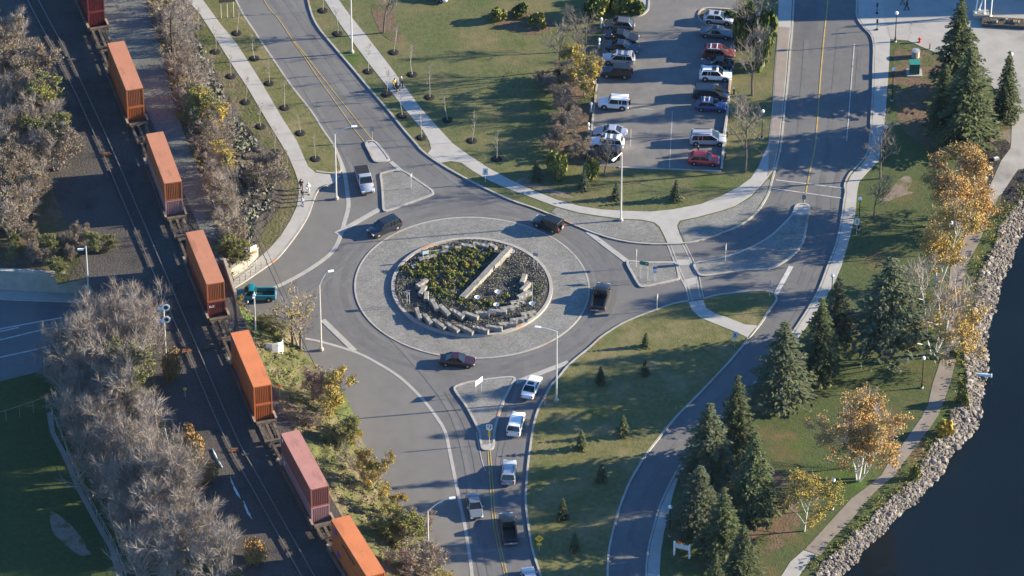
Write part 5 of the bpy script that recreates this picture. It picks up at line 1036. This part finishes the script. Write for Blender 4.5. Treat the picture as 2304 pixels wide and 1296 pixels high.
for px, py, hp, lb in ((2074,873,70,'black globe lamp beside the path, casting a long thin shadow on the lawn'),(1872,1146,70,'black globe lamp between the yellow and the orange birch'),(2014,94,64,'black globe lamp at the corner of plaza and shore pavement'),(2007,226,70,'black globe lamp on the shore pavement left of the tallest spruce'),
    (1932,516,70,'black globe lamp behind the white sign on the shore pavement'),(1870,690,72,'black globe lamp left of the small dark spruce on the shore road'),(1990,355,70,'globe lamp behind the bare tree at the pavement bend'),(2270,200,78,'globe lamp behind the smaller lone spruce'),(2136,570,70,'globe lamp under the orange birch'),(1507,1206,70,'globe lamp shaded by the dense blue green spruce'),
    (1714,312,62,'globe lamp on the grass right of the silver minivan'),(1707,100,68,'globe lamp among the bare trees at the top right of the car park'),(1335,232,46,'dark globe lamp left of the lone boxy white car')): globe_lamp(px, py, hp, lb)
for px, py, lb in ((1353,62,'small white topped bollard light by the topmost left car'),(1348,108,'small white topped bollard light beside the second left car'),(1331,160,'small white topped bollard light under the yellow tree'),(1330,252,'small white topped bollard light below the lone boxy white car'),(1324,298,'small white topped bollard light by the pale silver sedan')): globe_lamp(px, py, 20, lb, 'offwhite', group='small lights along the left of the car park', small=True)
# signal mast
t = thing('signal_mast', P(374, 810, 3.75), 'white railway signal mast with two round targets beside the empty track', 'railway signal'); H = hpx(810, 122)
b = MB(); b.tube([(0, 0, 0), (0, 0, H)], .09, 7); b.build('mast', M['galv'], t)
b = MB(); [b.box((-.08, 0, z_ * H / 16), (.35, .05, .05)) for z_ in range(2, 15)]; b.build('ladder', M['galv'], t)
for zz in (H - .2, H - 2.1):
    b = MB(); q = Matrix.Rotation(math.pi/2 , 3, 'X') ; b.lathe([(.30, -.02), (.50, -.02), (.50, .02), (.30, .02)], (.3, -.16, zz), 16, 0, q); b.build('target', M['white'], t)
    b = MB(); b.lathe([(.29, -.08), (.29, .06)], (.3, -.16, zz), 12, 0, q); b.box((.3, .1, zz), (.3, .4, .5)); b.build('signal_head', M['black'], t)
    b = MB(); b.box((-.1, 0, zz - .35), (1.3, .5, .06)); b.build('platform', M['galv'], t)
def pole(px, py, hp, z, label, mt='darkwood', lean=(0, 0), r=.14, cross=True):
    H = hpx(py, hp); t = thing('utility_pole', P(px, py, z), label, 'pole'); b = MB(); b.tube([(0, 0, -.3), (lean[0], lean[1], H)], [r, r * .7], 7); b.build('pole', M[mt], t)
    if cross: b = MB(); b.beam((lean[0] - .5, lean[1] - .2, H - .4), (lean[0] + .5, lean[1] + .2, H - .4), .1, .12); b.build('crossarm', M[mt], t)
    return P(px, py, z) + Vector((lean[0], lean[1], H - .3))
p1 = pole(388, 141, 100, 2.6, 'dark wooden pole among the trees beside the upper orange container'); p2 = pole(509, 420, 72, 2.2, 'dark wooden pole standing in the brown thicket of the middle strip'); p3 = pole(658, 788, 84, .2, 'dark wooden pole at the corner beside the white board fence')
pole(397, 1078, 116, 3.3, 'leaning pale wooden pole in the left thicket', 'sapbark', (-1.1, 0), .10, False)
def cable(a, c, sag, label, r=.035, dx=0):
    b = MB(); pts = [a.lerp(c, k / 12) + Vector((dx, 0, -sag * 4 * (k / 12) * (1 - k / 12))) for k in range(13)]; b.tube(pts, r, 4); tag(b.build('overhead_cable', M['black']), label, 'cable')
p4 = p3 + (p3 - p2) * .95; p4.z = p3.z
cable(p1, p2, 1.0, 'overhead cable running through the brown strip between two wooden poles'); cable(p2, p3, 1.2, 'thick overhead cable crossing the west road to the corner pole', .05); cable(p2, p3, .8, 'thinner overhead cable just right of the thick one across the west road', .03, .55)
cable(p3 + Vector((0, 0, -.2)), P(722, 850, .2), 0.1, 'slanting stay wire from the corner pole down the grass bank', .05)
# white board fence, railing, chain link
t = thing('board_fence', P(622, 806, 1.5), 'curved white board fence panel below the wooden corner pole', 'fence', None, R(12)); pts = [(-1.2, .35), (-.5, .1), (.3, .1), (.85, .35), (1.05, .9)]
for k in range(5):
    b = MB(); b.tube([(x, y, .22 + k * .42) for x, y in pts], .001, 4)
    b = MB(); rows = [[(x, y, .05 + k * .46), (x, y, .05 + k * .46 + .42), (x, y + .05, .05 + k * .46 + .42), (x, y + .05, .05 + k * .46)] for x, y in pts]; b.grid(rows); b.cap(rows[0]); b.cap(rows[-1], flip=True); b.build('board', M['white'], t)
for x, y in (pts[0], pts[2], pts[4]):
    b = MB(); b.box((x, y + .1, 1.1), (.12, .12, 2.5)); b.build('post', M['offwhite'], t)
def railing(px, z, h, label, name, mt='black', n=12, mid=True, r=.03):
    w_ = resample(PL(px, z), n); t = thing(name, (0, 0, 0), label, 'railing'); b = MB(); b.tube([p + Vector((0, 0, h)) for p in w_], r, 5)
    if mid: b.tube([p + Vector((0, 0, h * .5)) for p in w_], r * .8, 4)
    b.build('rail', M[mt], t)
    for p in w_: b = MB(); b.tube([p - Vector((0, 0, .1)), p + Vector((0, 0, h))], r, 5); b.build('post', M[mt], t)
railing([(512,652),(530,643),(552,630),(576,612),(600,596)], ZW, 1.05, 'thin dark railing along the pavement edge above the teal pickup', 'hand_railing', n=8)
railing([(-80,975),(0,953),(60,934),(105,918)], .13, 1.8, 'thin chain link fence rail crossing the shaded field', 'field_fence', 'signback', 7, False, .02); railing([(116,935),(134,974),(156,1034),(183,1097),(220,1167),(260,1240),(285,1310)], .13, 1.2, 'grey fence along the shaded path at the foot of the thicket', 'path_fence', 'signback', 14, True, .022)
for k, (px, py) in enumerate(((1649,163),(1651,212),(1645,262),(1636,308),(1632,356))):
    t = thing('timber_bollard', P(px, py, ZL), 'short grey timber bollard on the grass along the right kerb of the car park', 'bollard', 'bollards along the right of the car park'); b = MB(); b.box((0, 0, .45), (.22, .22, 1.0)); b.build('post', M['wood'], t); b = MB(); b.box((0, 0, .98), (.26, .26, .08)); b.build('cap', M['signback'], t)
t = thing('fire_hydrant', P(2069, 95, ZW), 'dark red fire hydrant at the edge of the plaza', 'fire hydrant'); b = MB(); b.lathe([(.2, 0), (.2, .08), (.13, .12), (.13, .6), (.17, .62), (.16, .72), (.04, .82)], (0, 0, 0), 10); b.build('barrel', M['red'], t)
b = MB(); b.lathe([(.07, -.24), (.07, .24)], (0, 0, .5), 8, 0, Matrix.Rotation(math.pi/2, 3, 'Y')); b.build('outlet', M['red'], t)
t = thing('timber_bollard', P(2092, 110, ZW), 'short brown post by the plaza right of the hydrant', 'bollard'); b = MB(); b.lathe([(.09, 0), (.09, .85), (.05, .92)], (0, 0, 0), 8); b.build('post', M['wood'], t); b = MB(); b.lathe([(.1, .7), (.1, .76)], (0, 0, 0), 8); b.build('band', M['signback'], t)
for px, py, lb in ((1973,30,'black parking post on the shaded pale pavement near the top edge'),(1973,67,'black parking post at the edge of the building shadow')):
    t = thing('parking_post', P(px, py, ZW), lb, 'parking post'); b = MB(); b.lathe([(.2, 0), (.2, .12), (.06, .16), (.05, 1.2)], (0, 0, 0), 8); b.build('post', M['black'], t); b = MB(); b.box((0, 0, 1.45), (.26, .2, .55)); b.build('head', M['black'], t)
t = thing('utility_cabinet', P(2057, 165, ZL), 'green electrical cabinet on a concrete base left of the tallest spruce', 'cabinet'); b = MB(); b.box((0, 0, .08), (2.1, 1.8, .16)); b.build('base', M['concrete'], t)
b = MB(); b.box((0, .1, .95), (1.35, 1.2, 1.6)); b.build('body', flat('cabinet_green', (.02,.12,.10), .5), t); b = MB(); b.box((0, .1, 1.79), (1.45, 1.3, .08)); b.build('lid', flat('cabinet_lid', (.03,.20,.17), .5), t)
for x in (-.33, .33): b = MB(); b.box((x, -.515, .95), (.6, .03, 1.4)); b.build('door', flat('cabinet_door', (.015,.10,.085), .5), t)
t = thing('covered_bin', P(2060, 128, ZL), 'low grey rounded concrete cover beside the green cabinet', 'cover'); b = MB(); b.lathe([(.55, 0), (.55, .9), (.48, 1.0), (.1, 1.05)], (0, 0, 0), 12); b.build('drum', M['conc_wall'], t); b = MB(); b.lathe([(.6, 1.0), (.6, 1.08), (.1, 1.16)], (0, 0, 0), 12); b.build('lid', M['signback'], t)
for px, py, lb in ((2241,359,'pale plaque stone nearest the plaza in the planted bank'),(2227,381,'pale plaque stone in the middle of the planted bank'),(2216,404,'pale plaque stone lowest in the planted bank')):
    t = thing('plaque_stone', P(px, py, ZL), lb, 'plaque', None, R(25)); b = MB(); b.box((0, 0, .15), (.75, .5, .34)); b.build('stone', M['stone'], t); b = MB(); b.box((0, -.03, .335), (.6, .36, .03)); b.build('plate', M['offwhite'], t)
t = thing('outfall_pipe', P(2215, 848, -.75), 'pale blue grey drain pipe poking out of the rocks into the water', 'pipe', None, R(-10)); b = MB(); q = Matrix.Rotation(math.pi/2, 3, 'Y'); b.lathe([(.2, -1.2), (.22, .9), (.16, .9), (.16, .6)], (0, 0, .3), 12, 0, q); b.build('barrel', M['tarp'], t); b = MB(); b.lathe([(.27, .8), (.27, .95), (.18, .95)], (0, 0, .3), 12, 0, q); b.build('collar', M['globe'], t)
for i, (a, c) in enumerate((((478,1010),(500,1052)),((518,1074),(541,1122)),((548,1128),(567,1168)))):
    w_ = PL(spl([a, ((a[0]+c[0])/2 - 1, (a[1]+c[1])/2 + 2), c], 4), ZB + .05); rr = random.Random(i); b = MB(); rows = []
    for k, p in enumerate(w_): wd = (.05 + .08 * math.sin(math.pi * k / (len(w_) - 1))) * rr.uniform(.3, 1.7); rows.append([p + Vector((-wd, 0, 0)), p + Vector((rr.uniform(-.05, .05), 0, rr.uniform(.08, .2))), p + Vector((wd, 0, 0)), p + Vector((0, 0, -.1))])
    b.grid(rows, close=True); tag(b.build('plastic_sheet', M['tarp']), ('uppermost', 'middle, longest', 'lowest, crooked')[i] + ' strip of pale blue sheet lying beside the empty track', 'plastic sheet')
# sleepers and junk by the track
for i, (px, py, rz, lb) in enumerate(((420,790,.3,'rusty timber baulk between the rails above the orange stack'),(526,1014,.1,'rusty timber baulk beside the right rail near the blue sheets'),(240,348,.2,'rusty plate between the rails near the upper stacks'),(470,782,.4,'tan sheet of scrap lying beside the well car end'))):
    t = thing('timber_baulk', P(px, py, ZB + .1), lb, 'scrap', None, rz)
    for k in range(2): b = MB(); b.box((0, k * .35 - .17, .08), (1.3 - k * .3, .26, .2)); b.build('baulk', M['tan'] if i == 3 else flat('rust_%d' % i, (.22,.10,.05), .8), t)
# top right corner: frame on plinth, planter, off-picture building that throws the long shadow
t = thing('white_frame', P(2207, 38, ZW), 'white tubular frame with green banner on a concrete plinth at the top edge', 'frame'); b = MB(); b.box((0, 0, .4), (2.2, 1.5, .8)); b.build('plinth', M['conc_wall'], t)
for a, c in (((-.8, -.1, .8), (-.25, .5, 5.5)), ((.45, -.4, .8), (.40, .3, 5.5)), ((1.4, .2, 0), (1.5, .3, 5.5)), ((-.25, .5, .9), (.45, -.2, 4.5))): b = MB(); b.tube([a, c], .09, 6); b.lathe([(.2, 0), (.2, .08)], a, 8); b.build('leg', M['white'], t)
b = MB(); b.box((.75, .35, 4.2), (1.1, .06, 3.4)); b.build('banner', M['green_sign'], t)
t = thing('flower_planter', P(2266, 55, ZW), 'dark raised planter with pale dried flowers beside the white frame', 'planter', None, R(-6)); b = MB(); b.box((0, 0, .25), (7.0, 1.9, .5)); b.build('box', M['bed'], t)
rr = random.Random(4); mf = leafm('dried_flowers', (.35,.29,.2), (.45,.38,.28))
for k in range(8):
    b = MB(); c = Vector((rr.uniform(-2.8, 2.8), rr.uniform(-.6, .6), .7))
    for j in range(40): quad(b, c + Vector((rr.gauss(0, .10), rr.gauss(0, .10), rr.gauss(0, .09))), .13, rr)
    b.build('dried_flower', mf, t)
bl = thing('building', P(2322, 2, 0) + Matrix.Rotation(R(2.75), 3, 'Z') @ Vector((22.2, 13.2, 0)), 'big plain building beyond the top right corner that throws the long shadow', 'building', None, R(2.75)); b = MB(); b.box((0, 0, 5.8), (44, 26, 11.6)); b.build('wall', M['conc_wall'], bl); b = MB(); b.box((0, 0, 11.75), (44.4, 26.4, .3)); b.build('roof', M['signback'], bl)
for k in range(6):
    for j in range(2): b = MB(); b.box((-18 + k * 7.2, -13.02, 3.2 + j * 4.8), (3.2, .12, 2.2)); b.build('window', M['glass'], bl)
# ================================================================== SHORE ROCKS
inn_, out_ = PL(ROCK_IN, .05), PL(ROCK_OUT, -1.0); A_, B_ = resample(inn_, 260), [Vector((p.x, p.y, -1.15)) for p in resample(out_, 260)]
loft('shore_bank', A_, B_, M['rock'], 200, 4, .08)
def rock_mesh(seed):
    bm = bmesh.new(); bmesh.ops.create_icosphere(bm, subdivisions=1, radius=1); rr = random.Random(seed)
    for v in bm.verts: v.co *= rr.uniform(.65, 1.15)
    for v in bm.verts: v.co.z *= .75
    me = bpy.data.meshes.new('boulder'); bm.to_mesh(me); bm.free(); me.materials.append(M['rock']); return me
RK = [rock_mesh(s_) for s_ in range(7)]
rr = random.Random(33)
def rock_pt():
    k = rr.randrange(259); f = rr.random() ** .9; g = rr.random(); a = A_[k].lerp(A_[k + 1], g); c = B_[k].lerp(B_[k + 1], g); return a.lerp(c, -.05 + 1.08 * f)
for i in range(300):
    p = rock_pt(); o = link('boulder', RK[i % 7]); s_ = rr.choice((rr.uniform(.26, .42), rr.uniform(.38, .62))); o.scale = (s_ * rr.uniform(.8, 1.2), s_, s_ * rr.uniform(.7, 1)); o.location = p + Vector((0, 0, s_ * .35)); o.rotation_euler = (rr.uniform(-.4, .4), rr.uniform(-.4, .4), rr.uniform(0, 6))
    tag(o, 'larger grey pink boulder in the rock bank along the water', 'boulder', 'larger boulders of the shore bank')
b = MB()
src = [([tuple(v.co) for v in me.vertices], [tuple(p.vertices) for p in me.polygons]) for me in RK]
for i in range(6500):
    p = rock_pt(); s_ = rr.uniform(.12, .29); vs, fs = src[i % 7]; q = Matrix.Rotation(rr.uniform(0, 6), 3, 'Z') @ Matrix.Rotation(rr.uniform(-.6, .6), 3, 'X'); n0 = len(b.v); pz = p + Vector((0, 0, s_ * .4))
    b.v += [tuple(pz + q @ (Vector(v) * s_)) for v in vs]; b.f += [tuple(n0 + k for k in f) for f in fs]; b.m += [0] * len(fs)
tag(b.build('shore_rubble', M['rock']), 'countless small grey rocks of the shore bank', 'rubble', kind='stuff')
# tufts of grass and weeds along the rocks and over the rough slopes
def tufts(name, A, B, n, mt, label, s0, s1, seed, lo=0, hi=1, clump=0):
    r2 = random.Random(seed); b = MB(); A, B = resample(A, 80), resample(B, 80)
    while n > 0:
        k = r2.randrange(79); g = r2.random(); f = r2.uniform(lo, hi); p = A[k].lerp(A[k + 1], g).lerp(B[k].lerp(B[k + 1], g), f)
        for _ in range(clump or 1):
            q = p + Vector((r2.gauss(0, .3), r2.gauss(0, .3), r2.uniform(.05, .25))); quad(b, q, r2.uniform(s0, s1), r2, .2, 1.6); n -= 1
    tag(b.build(name, M[mt]), label, 'ground cover', kind='stuff')
tufts('shore_weeds', A_, B_, 4200, 'lf_ygreen', 'yellow green weeds along the top of the rock bank', .06, .16, 3, -.45, .12, 12)
tufts('slope_weeds', pr_s, tr_s, 5000, 'lf_green', 'rough green weeds covering the bank right of the train', .06, .15, 4, .05, .95, 14)
tufts('slope_brush', pr_s, tr_s, 3500, 'lf_brown', 'brown weeds covering the bank right of the train', .06, .15, 5, .05, .95, 12)
tufts('mulch_weeds', mn, tr_n, 5000, 'heather', 'dark low plants on the black mulch slope', .15, .35, 6, .05, .8, 10)
tufts('thicket_floor', tl_s, pl_s, 9000, 'lf_brown', 'brown undergrowth below the left thicket', .15, .35, 7, .05, .9, 10)
tufts('thicket_grass', tl_s, pl_s, 3000, 'lf_ygreen', 'green undergrowth below the left thicket', .15, .35, 8, .1, .95, 12)
tufts('strip_floor', pr_n, mn, 6000, 'lf_brown', 'brown undergrowth in the strip beside the gravel yard', .15, .35, 9, .05, 1, 10)
# ================================================================== PEOPLE
M['skin'] = flat('skin', (.45,.27,.20), .6); M['hair_d'] = flat('dark_hair', (.03,.02,.015), .6)
def skinned(name, verts, edges, rad, mt, parent, sub=1):
    me = bpy.data.meshes.new(name); me.from_pydata(verts, edges, []); o = link(name, me, parent)
    md = o.modifiers.new('skin', 'SKIN'); md.use_smooth_shade = True
    if not me.skin_vertices: me.skin_vertices.new()
    for i, r in enumerate(rad): me.skin_vertices[0].data[i].radius = (r, r)
    me.skin_vertices[0].data[0].use_root = True; me.materials.append(mt); o.modifiers.new('sub', 'SUBSURF').levels = sub
    o.modifiers['sub'].render_levels = sub; return o
def person(px, py, z, rz, label, top, legs, h=1.72, stride=.22, hat=None, arms=.12, name='person'):
    t = thing(name, P(px, py, z), label, 'person', None, rz, h / 1.72); s_ = stride
    J = {'pel': (0,0,.95), 'sp': (.02,0,1.15), 'ch': (.03,0,1.36), 'nk': (.03,0,1.49), 'hd': (.05,0,1.58), 'ht': (.045,0,1.67), 'ns': (.13,0,1.585)}
    R_ = {'pel': .13, 'sp': .12, 'ch': .135, 'nk': .055, 'hd': .085, 'ht': .075, 'ns': .02}; E_ = [('pel','sp'),('sp','ch'),('ch','nk'),('nk','hd'),('hd','ht'),('hd','ns')]
    for k, sg in (('l', 1), ('r', -1)):
        f = s_ * sg; a = -f * .9
        J.update({'hp'+k: (0,.09*sg,.90), 'kn'+k: (f*.6+.04,.10*sg,.50), 'an'+k: (f*1.3-.03,.10*sg,.09), 'to'+k: (f*1.3+.15,.11*sg,.035), 'sh'+k: (.02,.19*sg,1.42), 'el'+k: (a*.35-.02,.25*sg,1.14), 'wr'+k: (a*.9+arms*.4,.26*sg,.92), 'pm'+k: (a*1.0+arms*.5,.262*sg,.85)})
        R_.update({'hp'+k: .095, 'kn'+k: .062, 'an'+k: .045, 'to'+k: .035, 'sh'+k: .062, 'el'+k: .044, 'wr'+k: .03, 'pm'+k: .034})
        E_ += [('pel','hp'+k),('hp'+k,'kn'+k),('kn'+k,'an'+k),('an'+k,'to'+k),('ch','sh'+k),('sh'+k,'el'+k),('el'+k,'wr'+k),('wr'+k,'pm'+k)]
        x0, y0, z0 = J['pm'+k]
        for i, (dx, l) in enumerate(((-.030,.062),(-.011,.075),(.010,.08),(.030,.07))):
            J['f%d%s' % (i, k)] = (x0+dx, y0-.004*sg, z0-.055); J['g%d%s' % (i, k)] = (x0+dx+.012, y0-.02*sg, z0-.05-l); R_['f%d%s' % (i, k)] = .010; R_['g%d%s' % (i, k)] = .008
            E_ += [('pm'+k,'f%d%s' % (i, k)),('f%d%s' % (i, k),'g%d%s' % (i, k))]
        J['th'+k] = (x0+.055, y0-.01*sg, z0-.045); R_['th'+k] = .010; E_.append(('pm'+k,'th'+k))
    ks = list(J); ix = {k: i for i, k in enumerate(ks)}
    skinned('body', [J[k] for k in ks], [(ix[a], ix[b_]) for a, b_ in E_], [R_[k] for k in ks], M['skin'], t)
    def cloth(nm, keys, ed, g, mt): q = {k: i for i, k in enumerate(keys)}; skinned(nm, [J[k] for k in keys], [(q[a], q[b_]) for a, b_ in ed], [R_[k] + g for k in keys], mt, t)
    cloth('jacket', ['pel','sp','ch','shl','ell','wrl','shr','elr','wrr'], [('pel','sp'),('sp','ch'),('ch','shl'),('shl','ell'),('ell','wrl'),('ch','shr'),('shr','elr'),('elr','wrr')], .035, top)
    cloth('trousers', ['pel','hpl','knl','anl','hpr','knr','anr'], [('pel','hpl'),('hpl','knl'),('knl','anl'),('pel','hpr'),('hpr','knr'),('knr','anr')], .022, legs)
    for k in 'lr': x, y, z0 = J['an'+k]; b = MB(); b.box((x + .06, y, .045), (.27, .10, .09)); b.build('shoe', M['black'], t)
    b = MB(); b.lathe([(.098, 1.585), (.112, 1.64), (.09, 1.73), (.03, 1.765)], (.03, 0, 0), 12); b.build('hat' if hat else 'hair', hat or M['hair_d'], t, 50)
    return t
C = {k: flat('cloth_' + k, v, .85) for k, v in dict(black=(.015,.015,.018), white=(.72,.72,.72), blue=(.08,.13,.28), pale=(.45,.52,.62), jean=(.06,.08,.14), yellow=(.60,.50,.08), brown=(.12,.07,.05), olive=(.10,.13,.03), grey=(.10,.11,.13), red=(.45,.08,.06)).items()}
person(678, 426, ZW, R(-80), 'walker in black jacket at the grass edge of the left pavement', C['black'], C['black']); person(694, 435, ZW, R(-80), 'walker in white jacket and pale trousers on the left pavement', C['white'], C['pale'], hat=C['white'])
person(681, 445, ZW, R(-80), 'child in dark jacket walking between the adults on the left pavement', C['black'], C['grey'], 1.35, .16); person(681, 463, ZW, R(-80), 'child in pale blue jacket walking lowest of the four on the left pavement', C['pale'], C['blue'], 1.25, .16, hat=C['white'])
person(888, 199, ZW, R(-60), 'walker in brown and yellow jacket pushing a stroller on the right pavement', C['yellow'], C['brown'], 1.7, arms=.7); person(903, 196, ZW, R(-60), 'walker in dark grey clothes with white hat on the right pavement', C['grey'], C['black'], 1.75, hat=C['white'])
person(519, 633, ZW, R(200), 'striding person in olive jacket on the pavement beside the rail bridge', C['olive'], C['black'], 1.75, .34); person(1571, 349, ZK, R(190), 'person in pale trousers standing between the silver minivan and the red car', C['black'], C['pale'], 1.7, .05)
person(2040, 22, ZW + .02, R(160), 'dark clothed person in the building shadow near the top edge', C['black'], C['black'], 1.72, .2); person(2031, 10, ZW + .02, R(160), 'person in red top in the building shadow at the top edge', C['red'], C['grey'], 1.7, .2)
t = thing('stroller', P(893, 202, ZW), 'dark stroller pushed along the right pavement', 'stroller', None, R(-60)); b = MB(); b.beam((-.1, 0, .62), (.42, 0, .40), .42, .10); b.beam((-.28, 0, .95), (-.08, 0, .58), .42, .08); b.build('seat', M['black'], t)
b = MB(); b.tube([(-.62, -.22, 1.0), (-.62, .22, 1.0)], .02, 5); [b.tube([(-.62, s_ * .22, 1.0), (.42, s_ * .22, .2)], .02, 5) for s_ in (-1, 1)]; b.build('frame', M['signback'], t)
b = MB(); b.lathe([(.30, -.2), (.34, .0), (.2, .2)], (-.05, 0, .85), 10); b.build('hood', M['black'], t)
for x in (-.3, .42):
    for y in (-.24, .24): b = MB(); b.lathe([(.14, -.03), (.14, .03)], (x, y, .14), 12, 0, Matrix.Rotation(math.pi/2, 3, 'X')); b.build('wheel', M['tyre'], t)
# ================================================================== AIR
hz = bpy.data.materials.new('haze'); hz.use_nodes = True; hn = hz.node_tree; hn.nodes.remove(hn.nodes['Principled BSDF'])
pv = hn.nodes.new('ShaderNodeVolumePrincipled'); pv.inputs['Density'].default_value = 0.000009; pv.inputs['Color'].default_value = (.62, .80, 1.0, 1)
hn.links.new(pv.outputs[0], hn.nodes['Material Output'].inputs['Volume'])
b = MB(); b.box((0, -60, 212), (1300, 1100, 432)); tag(b.build('haze', hz), 'thin pale haze filling the air over the whole place', 'haze', kind='stuff')
